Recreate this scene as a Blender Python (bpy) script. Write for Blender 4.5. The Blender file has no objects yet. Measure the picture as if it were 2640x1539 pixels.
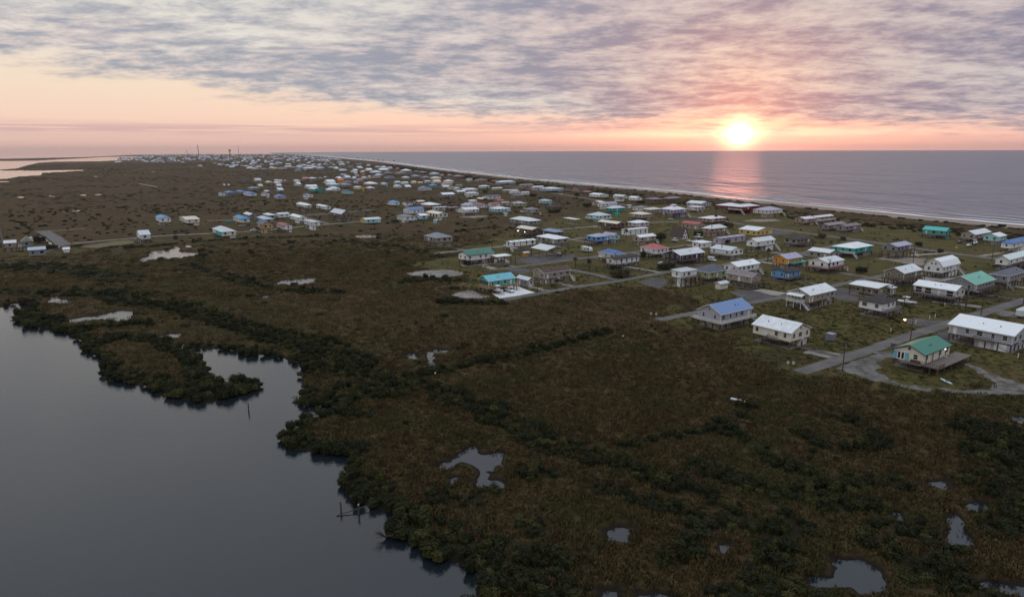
import bpy, math, random
import numpy as np
from mathutils import Matrix, Vector

random.seed(7)
rng = np.random.default_rng(11)
SC = bpy.context.scene
COL = SC.collection
R = math.radians

# ------------------------------------------------------------------ camera
PW, PH, FPX, CAMH, YH, ROLL = 2640.0, 1539.0, 1720.0, 56.0, 384.0, math.atan(9.5 / 2640)
PITCH = math.atan((PH / 2 - YH) / FPX)
cam_data = bpy.data.cameras.new('camera')
cam = bpy.data.objects.new('camera', cam_data)
COL.objects.link(cam)
cam_data.sensor_width = 36.0
cam_data.lens = FPX / PW * 36.0
cam_data.clip_start = 1.0
cam_data.clip_end = 60000.0
cam.matrix_world = Matrix.Translation((0, 0, CAMH)) @ Matrix.Rotation(math.pi / 2 - PITCH, 4, 'X') @ Matrix.Rotation(-ROLL, 4, 'Z')
SC.camera = cam

def unproj(px, py, z=0.0):
    """point of the photograph (2640 x 1539) -> the place in the world at height z"""
    u, v = px - PW / 2, -(py - PH / 2)
    c, s = math.cos(ROLL), math.sin(ROLL)
    u, v = u * c + v * s, -u * s + v * c
    dx, dy, dz = u, FPX * math.cos(PITCH) + v * math.sin(PITCH), -FPX * math.sin(PITCH) + v * math.cos(PITCH)
    t = (z - CAMH) / min(dz, -1e-6)
    return Vector((dx * t, dy * t, z))

def proj(p):
    x, y, z = p[0], p[1], p[2] - CAMH
    d = y * math.cos(PITCH) - z * math.sin(PITCH)
    v = y * math.sin(PITCH) + z * math.cos(PITCH)
    u, v = FPX * x / d, FPX * v / d
    c, s = math.cos(ROLL), math.sin(ROLL)
    u, v = u * c - v * s, u * s + v * c
    return u + PW / 2, PH / 2 - v

# ------------------------------------------------------------------ node helper
class S:
    """a socket with arithmetic"""
    def __init__(self, nt, sock): self.nt, self.k = nt, sock
    def _m(self, op, *a, clamp=False):
        n = self.nt.nodes.new('ShaderNodeMath'); n.operation = op; n.use_clamp = clamp
        for i, x in enumerate((self,) + a):
            if isinstance(x, S): self.nt.links.new(x.k, n.inputs[i])
            else: n.inputs[i].default_value = x
        return S(self.nt, n.outputs[0])
    def __add__(s, o): return s._m('ADD', o)
    def __radd__(s, o): return s._m('ADD', o)
    def __sub__(s, o): return s._m('SUBTRACT', o)
    def __rsub__(s, o): return (s * -1.0) + o
    def __mul__(s, o): return s._m('MULTIPLY', o)
    def __rmul__(s, o): return s._m('MULTIPLY', o)
    def __truediv__(s, o): return s._m('DIVIDE', o)
    def pw(s, o): return s._m('POWER', o)
    def mx(s, o): return s._m('MAXIMUM', o)
    def mn(s, o): return s._m('MINIMUM', o)
    def exp(s): return s._m('EXPONENT')
    def clamp(s): return s._m('ADD', 0.0, clamp=True)
    def ss(s, a, b):
        n = s.nt.nodes.new('ShaderNodeMapRange'); n.interpolation_type = 'SMOOTHSTEP'
        s.nt.links.new(s.k, n.inputs[0]); n.inputs[1].default_value = a; n.inputs[2].default_value = b
        return S(s.nt, n.outputs[0])
    def ramp(s, stops, interp='LINEAR'):
        n = s.nt.nodes.new('ShaderNodeValToRGB'); s.nt.links.new(s.k, n.inputs[0])
        cr = n.color_ramp; cr.interpolation = interp
        while len(cr.elements) < len(stops): cr.elements.new(1.0)
        for e, (p, c) in zip(cr.elements, stops):
            e.position = p; e.color = (c, c, c, 1) if not isinstance(c, (tuple, list)) else tuple(c) + (1,)
        return S(s.nt, n.outputs[0])

def mixc(nt, f, a, b):
    n = nt.nodes.new('ShaderNodeMix'); n.data_type = 'RGBA'
    for i, x in ((0, f), (6, a), (7, b)):
        if isinstance(x, S): nt.links.new(x.k, n.inputs[i])
        else: n.inputs[i].default_value = x if i == 0 else tuple(x) + (1,)
    return S(nt, n.outputs[2])

def vmath(nt, op, a, b=None, scale=None):
    n = nt.nodes.new('ShaderNodeVectorMath'); n.operation = op
    for i, x in ((0, a), (1, b)):
        if x is None: continue
        if isinstance(x, S): nt.links.new(x.k, n.inputs[i])
        else: n.inputs[i].default_value = x
    if scale is not None:
        if isinstance(scale, S): nt.links.new(scale.k, n.inputs[3])
        else: n.inputs[3].default_value = scale
    return S(nt, n.outputs[1] if op in ('DOT_PRODUCT', 'LENGTH') else n.outputs[0])

def noise(nt, vec, scale, detail=4, rough=0.55, dist=0.0, lac=2.0):
    n = nt.nodes.new('ShaderNodeTexNoise')
    n.inputs['Scale'].default_value = scale; n.inputs['Detail'].default_value = detail
    n.inputs['Roughness'].default_value = rough; n.inputs['Distortion'].default_value = dist
    n.inputs['Lacunarity'].default_value = lac
    if vec is not None: nt.links.new(vec.k, n.inputs['Vector'])
    return S(nt, n.outputs['Fac'])

def sepxyz(nt, v):
    n = nt.nodes.new('ShaderNodeSeparateXYZ'); nt.links.new(v.k, n.inputs[0])
    return [S(nt, n.outputs[i]) for i in range(3)]

def combxyz(nt, x, y, z):
    n = nt.nodes.new('ShaderNodeCombineXYZ')
    for i, a in enumerate((x, y, z)):
        if isinstance(a, S): nt.links.new(a.k, n.inputs[i])
        else: n.inputs[i].default_value = a
    return S(nt, n.outputs[0])

# ------------------------------------------------------------------ sky and sun
SUN_PX = (1906.0, 347.0)
_u, _v = SUN_PX[0] - PW / 2, -(SUN_PX[1] - PH / 2)
_c, _s = math.cos(ROLL), math.sin(ROLL)
_u, _v = _u * _c + _v * _s, -_u * _s + _v * _c
SUN = Vector((_u, FPX * math.cos(PITCH) + _v * math.sin(PITCH), -FPX * math.sin(PITCH) + _v * math.cos(PITCH))).normalized()
SUN_EL, SUN_AZ = math.asin(SUN.z), math.atan2(SUN.x, SUN.y)

world = bpy.data.worlds.new('World')
SC.world = world
world.use_nodes = True
nt = world.node_tree
nt.nodes.clear()
_tc = nt.nodes.new('ShaderNodeTexCoord')
d = vmath(nt, 'NORMALIZE', S(nt, _tc.outputs['Generated']))
dx, dy, dz = sepxyz(nt, d)
el = dz.mx(0.0)
az = S(nt, dx.k)._m('ARCTAN2', dy)                       # 0 straight ahead, + to the right
mu = vmath(nt, 'DOT_PRODUCT', d, tuple(SUN))
ang = mu.mn(1.0)._m('ARCCOSINE')                         # angle from the sun
sky = nt.nodes.new('ShaderNodeTexSky')
sky.sky_type = 'NISHITA'; sky.sun_disc = False
sky.sun_elevation = SUN_EL; sky.sun_rotation = SUN_AZ
sky.dust_density = 2.0
nish = S(nt, sky.outputs[0])
def tint0(f, nt):
    return combxyz(nt, f * .85 + 1.0, f * 1.05 + 1.0, f * 1.35 + 1.0)
# clear air behind the clouds: rosy haze at the horizon, peach above it, paling upward
clear = el._m('MULTIPLY', 4.0).ramp([(0.0, (.66, .43, .39)), (0.05, (.80, .54, .47)), (0.14, (.92, .66, .54)),
                                      (0.35, (.88, .72, .58)), (0.65, (.78, .72, .66)), (1.0, (.66, .68, .72))])
# cloud deck, projected on a level layer so that it thins to streaks towards the horizon
q = (el + 0.115)._m("POWER", -1.0)
qv = combxyz(nt, dx * q * 0.85, dy * q, 0.0)
warp = noise(nt, vmath(nt, 'ADD', qv, (31.0, 7.0, 0)), 0.55, 2, .5)
qw = vmath(nt, 'ADD', qv, combxyz(nt, warp * 0.10, warp * 0.55, 0.0))
n_big = noise(nt, vmath(nt, 'ADD', qw, (3.7, 11.2, 0)), 0.55, 2, .5)
n_mid = noise(nt, vmath(nt, 'ADD', qw, (13.1, 2.2, 0)), 1.9, 4, .6)
n_fine = noise(nt, vmath(nt, 'ADD', qw, (5.1, 9.9, 0)), 5.6, 5, .68)
dens = n_big * 0.42 + n_mid * 0.58 + n_fine * 0.74
# the deck's far edge: high on the left, sinking towards the right
edge = (az * 0.3183 * 1.0 + 0.5).ramp([(0.0, .30), (.25, .17), (.292, .106), (.332, .088), (.395, .064), (.45, .041), (.508, .025), (.61, .014), (.75, .012), (1.0, .04)])
edge_n = (n_mid - 0.5) * 0.07 + (n_big - 0.5) * 0.05 + (n_fine - 0.5) * 0.04
cover = (el - edge + edge_n * (el * 9.0 + .35)).ss(-0.010, 0.034)
# low streaks near the horizon
streak_v = combxyz(nt, az * 5.0, el * 210.0, 0.0)
streak = noise(nt, streak_v, 1.0, 3, .5)
band = (((el - 0.0265) * 130.0).pw(2.0) * -1.0).exp() * streak.ss(0.36, 0.56) * 0.75
band = band * (az * -1.0).ss(-0.30, 0.05)
thick = dens.ss(0.67, 1.03)                                # thin -> thick
lit = (ang * -9.5).exp()
dark_l = mixc(nt, (az + 0.1).ss(-0.35, 0.65), (.35, .37, .435), (.235, .25, .345))
dark_c = mixc(nt, (lit * 1.5).clamp(), dark_l, (.74, .34, .30))
bright_c = mixc(nt, (az + 0.1).ss(-0.5, 0.7), (.85, .80, .72), (.64, .59, .59))
bright_c = mixc(nt, (lit * 1.6).clamp(), bright_c, (1.0, .68, .46))
cloud_c = mixc(nt, thick, bright_c, dark_c)
# wisps of pink on the middle values
pinkm = (((dens - 0.82) * 12.0).pw(2.0) * -1.0).exp() * n_big.ss(.35, .65) * 0.25
cloud_c = mixc(nt, pinkm, cloud_c, (.80, .50, .48))
up_c = el.ramp([(0.0, (.50, .50, .58)), (.20, (.52, .58, .70)), (1.0, (.96, 1.0, 1.0))])
cloud_c = mixc(nt, el.ss(.13, .60) * 0.72, cloud_c, up_c)
cloud_c = vmath(nt, 'MULTIPLY', cloud_c, tint0(el.ss(.2, 1.0) * .34, nt))
clear = mixc(nt, ((ang * -4.0).exp() * .9).clamp(), clear, (1.0, .50, .41))
base = mixc(nt, band, clear, (.60, .40, .42))
base = mixc(nt, (cover * 0.97), base, cloud_c)
# glow round the low sun, gap of bright air level with it
thin = 1.0 - thick * cover * 0.75
g1 = (((ang * 47.0).pw(2.0)) * -1.0).exp()
g2 = (ang * -17.0).exp()
gap = (((el - SUN.z * 1.08) * 190.0).pw(2.0) * -1.0).exp() * (((az - SUN_AZ) * 4.6).pw(2.0) * -1.0).exp()
core = (((ang * 105.0).pw(2.0)) * -1.0).exp()
def tint(f, c):
    n = nt.nodes.new('ShaderNodeVectorMath'); n.operation = 'SCALE'
    n.inputs[0].default_value = c; nt.links.new(f.k, n.inputs[3])
    return S(nt, n.outputs[0])
glow = vmath(nt, 'ADD', tint(g1 * 1.7, (1.0, .78, .34)), tint(g2 * thin * 0.70, (1.0, .38, .28)))
glow = vmath(nt, 'ADD', glow, tint(gap * 0.34, (1.0, .76, .46)))
glow = vmath(nt, 'ADD', glow, tint(core * 2.0, (1.0, .9, .7)))
total = vmath(nt, 'ADD', base, glow)
bg1 = nt.nodes.new('ShaderNodeBackground'); nt.links.new(total.k, bg1.inputs[0]); bg1.inputs[1].default_value = 0.97
bg2 = nt.nodes.new('ShaderNodeBackground'); nt.links.new(nish.k, bg2.inputs[0]); bg2.inputs[1].default_value = 0.05
addn = nt.nodes.new('ShaderNodeMixShader')
nt.links.new((cover * 0.94 + 0.05).k, addn.inputs[0])
add1 = nt.nodes.new('ShaderNodeAddShader')
sc_n = nt.nodes.new('ShaderNodeBackground'); sc_n.inputs[0].default_value = (0, 0, 0, 1)
nt.links.new(bg2.outputs[0], addn.inputs[1]); nt.links.new(sc_n.outputs[0], addn.inputs[2])
nt.links.new(addn.outputs[0], add1.inputs[0]); nt.links.new(bg1.outputs[0], add1.inputs[1])
wo = nt.nodes.new('ShaderNodeOutputWorld'); nt.links.new(add1.outputs[0], wo.inputs[0])
world.cycles.sampling_method = 'MANUAL'
world.cycles.sample_map_resolution = 1024

sun_data = bpy.data.lights.new('sun', 'SUN')
sun_data.energy = 0.055
sun_data.angle = R(3.6)
sun_data.color = (1.0, 0.30, 0.20)
sun_ob = bpy.data.objects.new('sun', sun_data)
COL.objects.link(sun_ob)
sun_ob.rotation_euler = (-SUN).to_track_quat('-Z', 'Y').to_euler()

vs = SC.view_settings
vs.view_transform = 'Standard'; vs.look = 'None'; vs.exposure = 0.0; vs.gamma = 1.0
vs.use_curve_mapping = False
SC.cycles.max_bounces = 5
SC.cycles.diffuse_bounces = 2
SC.cycles.glossy_bounces = 3
SC.cycles.transmission_bounces = 2
SC.cycles.transparent_max_bounces = 6
SC.cycles.caustics_reflective = False
SC.cycles.caustics_refractive = False

# ------------------------------------------------------------------ tags and mesh helpers
def tag(o, label=None, cat=None, group=None, kind=None):
    if label: o['label'] = label
    if cat: o['category'] = cat
    if group: o['group'] = group
    if kind: o['kind'] = kind
    return o

def mesh_obj(name, verts, faces, mat=None, parent=None, smooth=False, loc=None):
    me = bpy.data.meshes.new(name)
    me.from_pydata([tuple(v) for v in verts], [], faces)
    me.update()
    if smooth: me.polygons.foreach_set('use_smooth', [True] * len(me.polygons))
    if mat: me.materials.append(mat)
    o = bpy.data.objects.new(name, me)
    COL.objects.link(o)
    if parent: o.parent = parent
    if loc: o.location = loc
    return o

def empty(name, loc, rz=0.0):
    o = bpy.data.objects.new(name, None)
    o.empty_display_size = 0.5
    COL.objects.link(o); o.location = loc; o.rotation_euler = (0, 0, rz)
    return o

def new_mat(name):
    m = bpy.data.materials.new(name); m.use_nodes = True
    nt = m.node_tree; b = nt.nodes['Principled BSDF']
    return m, nt, b

def bump(nt, b, h, strength, dist=0.1):
    n = nt.nodes.new('ShaderNodeBump'); n.inputs['Strength'].default_value = strength; n.inputs['Distance'].default_value = dist
    nt.links.new(h.k, n.inputs['Height']); nt.links.new(n.outputs[0], b.inputs['Normal'])

def setc(nt, b, c):
    if isinstance(c, S): nt.links.new(c.k, b.inputs['Base Color'])
    else: b.inputs['Base Color'].default_value = tuple(c) + (1,)

def gpos(nt):
    g = nt.nodes.new('ShaderNodeNewGeometry'); return S(nt, g.outputs['Position'])

def opos(nt):
    g = nt.nodes.new('ShaderNodeTexCoord'); return S(nt, g.outputs['Object'])

def oinfo(nt):
    g = nt.nodes.new('ShaderNodeObjectInfo'); return S(nt, g.outputs['Random'])

def vnoise(x, y, seed=0):
    t = np.random.default_rng(seed).random((256, 256))
    xi, yi = np.floor(x).astype(int), np.floor(y).astype(int)
    fx, fy = x - xi, y - yi
    fx, fy = fx * fx * (3 - 2 * fx), fy * fy * (3 - 2 * fy)
    g = lambda a, b: t[a & 255, b & 255]
    return (g(xi, yi) * (1 - fx) + g(xi + 1, yi) * fx) * (1 - fy) + (g(xi, yi + 1) * (1 - fx) + g(xi + 1, yi + 1) * fx) * fy

def fbm(x, y, seed=0, oct=4):
    s, a, n = 0, 1.0, 0
    for i in range(oct):
        s = s + a * vnoise(x * 2 ** i, y * 2 ** i, seed + i); n += a; a *= .55
    return s / n

ZONES = {'A': (0, 370, .34921), 'B': (880, 370, .34921), 'C': (1760, 370, .34921), 'D': (1040, 560, .22222), 'E': (1560, 560, .22222),
         'F': (2080, 560, .22222), 'G': (1640, 740, .19841), 'K': (2000, 740, .25397), 'a': (520, 430, .15079), 'b': (860, 395, .15079),
         'c': (1180, 420, .15079), 'd': (1500, 470, .15079), 'e': (980, 500, .15079), 'f': (300, 380, .2381), 'g': (560, 520, .13492),
         'h': (0, 560, .0873), 'm': (2240, 700, .1634), 'p': (0, 640, .34921), 'q': (660, 1026, .34921), 'r': (700, 780, .37302),
         's': (1540, 1026, .43651), 'o': (0, 0, 1.0)}
def zp(z, x, y):
    ox, oy, k = ZONES[z]
    return ox + x * k, oy + y * k
def zg(z, pts, h=0.0):
    return [unproj(*zp(z, x, y), h) for x, y in pts]
def arr(P): return np.array([(p[0], p[1]) for p in P])

# ------------------------------------------------------------------ outlines of the water
bay_px = [('p', 0, 435), ('p', 80, 408), ('p', 160, 402), ('p', 215, 425), ('p', 190, 455), ('p', 150, 475), ('p', 85, 492), ('p', 95, 530), ('p', 170, 556),
          ('p', 200, 575), ('p', 330, 585), ('p', 420, 600), ('p', 500, 625), ('p', 545, 655), ('p', 610, 680), ('p', 620, 750), ('p', 690, 775), ('p', 760, 795),
          ('p', 765, 860), ('p', 750, 930), ('p', 770, 965), ('p', 900, 990), ('p', 1080, 1010), ('p', 1150, 1045), ('p', 1250, 1085), ('p', 1400, 1115),
          ('p', 1500, 1125), ('p', 1620, 1105), ('p', 1740, 1075), ('p', 1880, 1045), ('p', 1935, 1020), ('p', 1925, 1000), ('p', 1860, 1000), ('p', 1800, 985), ('p', 1745, 985),
          ('p', 1720, 1015), ('p', 1650, 1015), ('p', 1570, 995), ('p', 1545, 960), ('p', 1530, 900), ('p', 1490, 830), ('p', 1430, 765), ('p', 1420, 735),
          ('p', 1560, 735), ('p', 1740, 745), ('p', 1780, 785), ('p', 1850, 805), ('p', 1920, 780), ('p', 2060, 800), ('p', 2200, 850), ('p', 2250, 880), ('p', 2215, 960),
          ('p', 2262, 1050), ('p', 2180, 1105), ('p', 2130, 1130), ('p', 2250, 1155), ('p', 2420, 1160), ('p', 2530, 1160), ('q', 640, 62), ('q', 500, 115), ('q', 365, 155), ('q', 290, 215),
          ('q', 195, 245), ('q', 190, 300), ('q', 250, 360), ('q', 400, 380), ('q', 640, 400), ('q', 690, 440), ('q', 660, 540), ('q', 645, 620), ('q', 650, 690), ('q', 710, 755),
          ('q', 850, 785), ('q', 1010, 845), ('q', 1030, 890), ('q', 960, 970), ('q', 1040, 1025), ('q', 1180, 1060), ('q', 1300, 1150), ('q', 1450, 1210), ('q', 1550, 1220),
          ('q', 1630, 1300), ('q', 1610, 1400), ('q', 1590, 1469), ('q', 1560, 1650)]
bay_poly = [unproj(*zp(z, x, y)) for z, x, y in bay_px]
b0 = bay_poly[-1]
bay_poly += [Vector((b0.x - 6, b0.y - 22, 0)), Vector((-20, 5, 0)), Vector((-60, -20, 0)), Vector((-300, -20, 0)), Vector((-420, 120, 0)), Vector((-330, 330, 0)), Vector((-260, 270, 0)), Vector((-225, 255, 0))]
PONDS = [
    ('A', [(1025, 855), (1100, 830), (1110, 800), (1240, 790), (1300, 760), (1330, 765), (1410, 748), (1400, 762), (1330, 770), (1320, 795), (1400, 800), (1525, 805), (1500, 825), (1420, 825), (1350, 840), (1240, 845), (1180, 825), (1150, 850), (1060, 865)]),
    ('p', [(2020, 262), (2090, 230), (2200, 226), (2330, 212), (2310, 252), (2220, 264), (2100, 260)]),
    ('p', [(470, 520), (620, 500), (720, 493), (850, 460), (920, 450), (995, 465), (950, 522), (880, 532), (860, 508), (760, 524), (700, 514), (560, 537)]),
    ('p', [(1195, 640), (1250, 622), (1330, 630), (1290, 654), (1240, 657)]), ('p', [(1320, 703), (1380, 708), (1418, 738), (1350, 742)]),
    ('p', [(365, 375), (400, 350), (430, 368), (545, 383), (480, 397), (380, 392)]), ('p', [(1915, 355), (2000, 338), (1960, 362)]), ('p', [(1295, 175), (1330, 160), (1325, 178)]),
    ('r', [(880, 356), (985, 338), (1028, 386), (1000, 390), (950, 370)]),
    ('r', [(1068, 330), (1130, 318), (1235, 318), (1205, 337), (1120, 342), (1107, 380), (1112, 417), (1088, 407), (1083, 360)]),
    ('q', [(1370, 465), (1500, 420), (1600, 350), (1640, 390), (1700, 400), (1840, 405), (1820, 450), (1770, 500), (1728, 520), (1726, 588), (1820, 600), (1850, 645), (1700, 640), (1630, 620), (1640, 580), (1628, 510), (1600, 470), (1500, 468), (1400, 500)]),
    ('q', [(1425, 582), (1470, 558), (1505, 580), (1440, 598)]),
    ('s', [(25, 775), (60, 752), (190, 735), (218, 760), (150, 790), (150, 828), (60, 828)]),
    ('s', [(15, 1120), (60, 1108), (110, 1105), (128, 1175), (135, 1320), (15, 1320)]), ('s', [(262, 1130), (420, 1170), (430, 1270), (300, 1270)]),
    ('s', [(1255, 1080), (1390, 1045), (1410, 950), (1560, 945), (1690, 1000), (1680, 1060), (1640, 1132), (1550, 1138), (1440, 1095), (1340, 1095), (1310, 1143)]),
    ('s', [(1958, 490), (2050, 472), (2113, 525), (2060, 532), (1970, 517)]),
    ('s', [(2068, 690), (2120, 678), (2155, 720), (2145, 770), (2203, 842), (2075, 852), (2110, 810), (2128, 760)]),
    ('s', [(2235, 1068), (2330, 1080), (2520, 1108), (2750, 1140), (2750, 1185), (2460, 1132), (2330, 1108)]),
    ('s', [(2395, 88), (2450, 98), (2560, 130), (2560, 155), (2450, 117)]), ('s', [(2205, 632), (2260, 608), (2285, 640), (2220, 658)]),
    ('s', [(1765, 690), (1780, 678), (1788, 694), (1772, 700)]), ('s', [(720, 885), (765, 845), (775, 860), (745, 895)]),
    ('B', [(105, 685), (150, 676), (265, 677), (260, 690), (150, 692)]),
    ('h', [(460, 335), (510, 310), (560, 320), (540, 348)]), ('h', [(815, 560), (850, 545), (975, 570), (965, 605), (880, 595)]),
    ('h', [(1130, 505), (1200, 530), (1280, 570), (1400, 620), (1490, 690), (1560, 735), (1470, 785), (1430, 760), (1460, 700), (1300, 665), (1200, 570)]),
    ('A', [(0, 200), (300, 200), (610, 195), (620, 199), (480, 208), (300, 217), (295, 234), (130, 242), (60, 258), (-300, 268), (-300, 200)]),
    ('A', [(-300, 131), (250, 129), (500, 116), (760, 101), (1000, 96), (1060, 100), (1000, 118), (850, 126), (700, 132), (420, 134), (280, 142), (200, 160), (120, 183), (0, 194), (-300, 196)]),
    ('A', [(-300, 274), (70, 279), (60, 285), (-300, 290)]),
]
for x, y, w, h in [(157, 398, 62, 9), (385, 388, 56, 6), (615, 378, 42, 7), (737, 378, 82, 6), (490, 465, 32, 8), (565, 494, 62, 4), (475, 498, 30, 5), (1480, 489, 26, 6), (705, 243, 30, 6),
                   (1135, 206, 20, 4), (685, 682, 30, 5), (1735, 880, 40, 7), (1318, 941, 40, 8), (1310, 170 + 773, 24, 5), (1403, 500, 12, 5)]:
    PONDS.append(('A', [(x + .5 * w * math.cos(a) * (1 + .25 * math.sin(3 * a + x)), y + .5 * h * math.sin(a)) for a in np.linspace(0, 6.28, 9)[:-1]]))
pond_polys = [arr(zg(z, P)) for z, P in PONDS]
# the coast: waterline of the beach, near to far
beach_px = [(2900, 600), (2640, 580), (2400, 559), (2179, 537.6), (1910, 511), (1760, 495), (1543, 477.5), (1334, 458.5), (1159, 439.5), (985, 417), (880, 408), (803, 400.8), (745, 397.4), (700, 396.3)]
beach = [unproj(*p) for p in beach_px]
b1, b2 = beach[0], beach[2]
beach = [b1 + (b1 - b2) * 4] + beach
BEACH = arr(beach)
fa = unproj(-900, 398.3); fb = unproj(350, 397.0); fc = unproj(370, 400)
far_bay = arr([unproj(-900, 395.5), unproj(400, 394.2), unproj(372, 398.6), unproj(223, 405), unproj(0, 409.8), unproj(-900, 415)])
ALLW = [arr(bay_poly)] + pond_polys + [far_bay]

def inside(poly, x, y):
    r = np.zeros(x.shape, bool); n = len(poly)
    for i in range(n):
        x1, y1 = poly[i]; x2, y2 = poly[(i + 1) % n]
        if y1 == y2: continue
        c = (y1 > y) != (y2 > y)
        r ^= c & (x < (x2 - x1) * (y - y1) / (y2 - y1) + x1)
    return r

def dist_line(P, x, y, closed=False):
    dmin = np.full(x.shape, 1e9); n = len(P)
    for i in range(n if closed else n - 1):
        a, b = P[i], P[(i + 1) % n]
        vx, vy = b - a; L = vx * vx + vy * vy + 1e-9
        t = np.clip(((x - a[0]) * vx + (y - a[1]) * vy) / L, 0, 1)
        dmin = np.minimum(dmin, (x - a[0] - t * vx) ** 2 + (y - a[1] - t * vy) ** 2)
    return np.sqrt(dmin)

def sea_side(x, y):
    """signed distance to the waterline of the beach, + over the sea"""
    dd = dist_line(BEACH, x, y)
    # the beach runs from near right to far left; the sea lies on its right
    xi = np.interp(y, BEACH[:, 1], BEACH[:, 0], left=None, right=None)
    return np.where(x > xi, dd, -dd)

def water_sd(x, y, reach=60.0):
    """distance to the nearest inland water, negative inside it"""
    best = np.full(x.shape, reach)
    for P in ALLW:
        x0, y0 = P.min(0) - reach; x1, y1 = P.max(0) + reach
        m = (x > x0) & (x < x1) & (y > y0) & (y < y1)
        if not m.any(): continue
        xs, ys = x[m], y[m]
        dd = dist_line(P, xs, ys, True)
        dd = np.where(inside(P, xs, ys), -dd, dd)
        best[m] = np.minimum(best[m], dd)
    return best

# ------------------------------------------------------------------ roads and yards (centre lines on the photograph)
ROADS = [
    ('road', 4.1, [(2061, 960), (2228, 907), (2345, 866), (2480, 824), (2635, 776), (2760, 742)], 'straight grey road running past the street lamp at right', 'asphalt'),
    ('road', 3.5, [(1696, 825), (1822, 801), (1932, 781), (2027, 765), (2147, 738), (2213, 723), (2269, 713), (2330, 700)], 'grey road ending beside the blue-roofed house', 'asphalt'),
    ('road', 3.6, [(1285, 775), (1386, 757.5), (1484, 740), (1573, 728), (1627, 719), (1715, 702), (1847, 686), (1991, 667), (2080, 651), (2200, 622)], 'grey road in front of the turquoise house', 'asphalt'),
    ('road', 3.6, [(1473, 696), (1540, 709), (1596, 724)], 'short grey lane joining two streets by the brown-roofed house', 'asphalt'),
    ('road', 3.4, [(1266, 696), (1306, 692), (1395, 681), (1535, 662), (1653, 648), (1760, 634)], 'grey road behind the turquoise house', 'asphalt'),
    ('road', 3.6, [(1120, 654), (1240, 641), (1302, 635), (1470, 617.5), (1540, 610)], 'pale track past the boat shelter', 'gravel'),
    ('road', 3.6, [(1428, 593.5), (1543, 583), (1680, 574), (1753, 572)], 'pale road behind the lamp-lit house', 'gravel'),
    ('road', 5.6, [(2740, 690), (2640, 676), (2547, 666), (2458, 655), (2369, 641), (2280, 629), (2204, 619), (2109, 605), (1994, 591), (1860, 570), (1700, 546), (1560, 520), (1420, 497), (1300, 478), (1180, 462), (1050, 446), (950, 436), (880, 429), (760, 418), (660, 410)], 'main road following the beach', 'asphalt'),
    ('road', 7.5, [(112, 597), (140, 613), (166, 633)], 'broad paved ramp at the left edge', 'asphalt'),
    ('road', 3.0, [(91, 597.5), (160, 594), (227, 589)], 'thin track beside the paved ramp', 'gravel'),
    ('road', 3.8, [(187, 628), (349, 614), (420, 608), (545, 602), (663, 596), (740, 588), (821, 581), (880, 576), (960, 568)], 'pale track through the left marsh cluster', 'gravel'),
    ('road', 3.4, [(534, 570), (620, 566), (740, 559), (852, 551), (960, 541)], 'pale track behind the left marsh cluster', 'gravel'),
    ('road', 4.6, [(775, 559), (815, 569), (856, 580)], 'grey lane crossing the left marsh cluster', 'asphalt'),
    ('road', 5.0, [(358, 474), (385, 478.5), (405, 483)], 'short pale track alone in the far marsh', 'gravel'),
    ('road', 3.6, [(2530, 792), (2470, 785), (2400, 777)], 'pale driveway in front of the long pale house', 'gravel'),
]
road_lines = [(w, arr([unproj(*p) for p in P])) for _, w, P, _, _ in ROADS]
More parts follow.
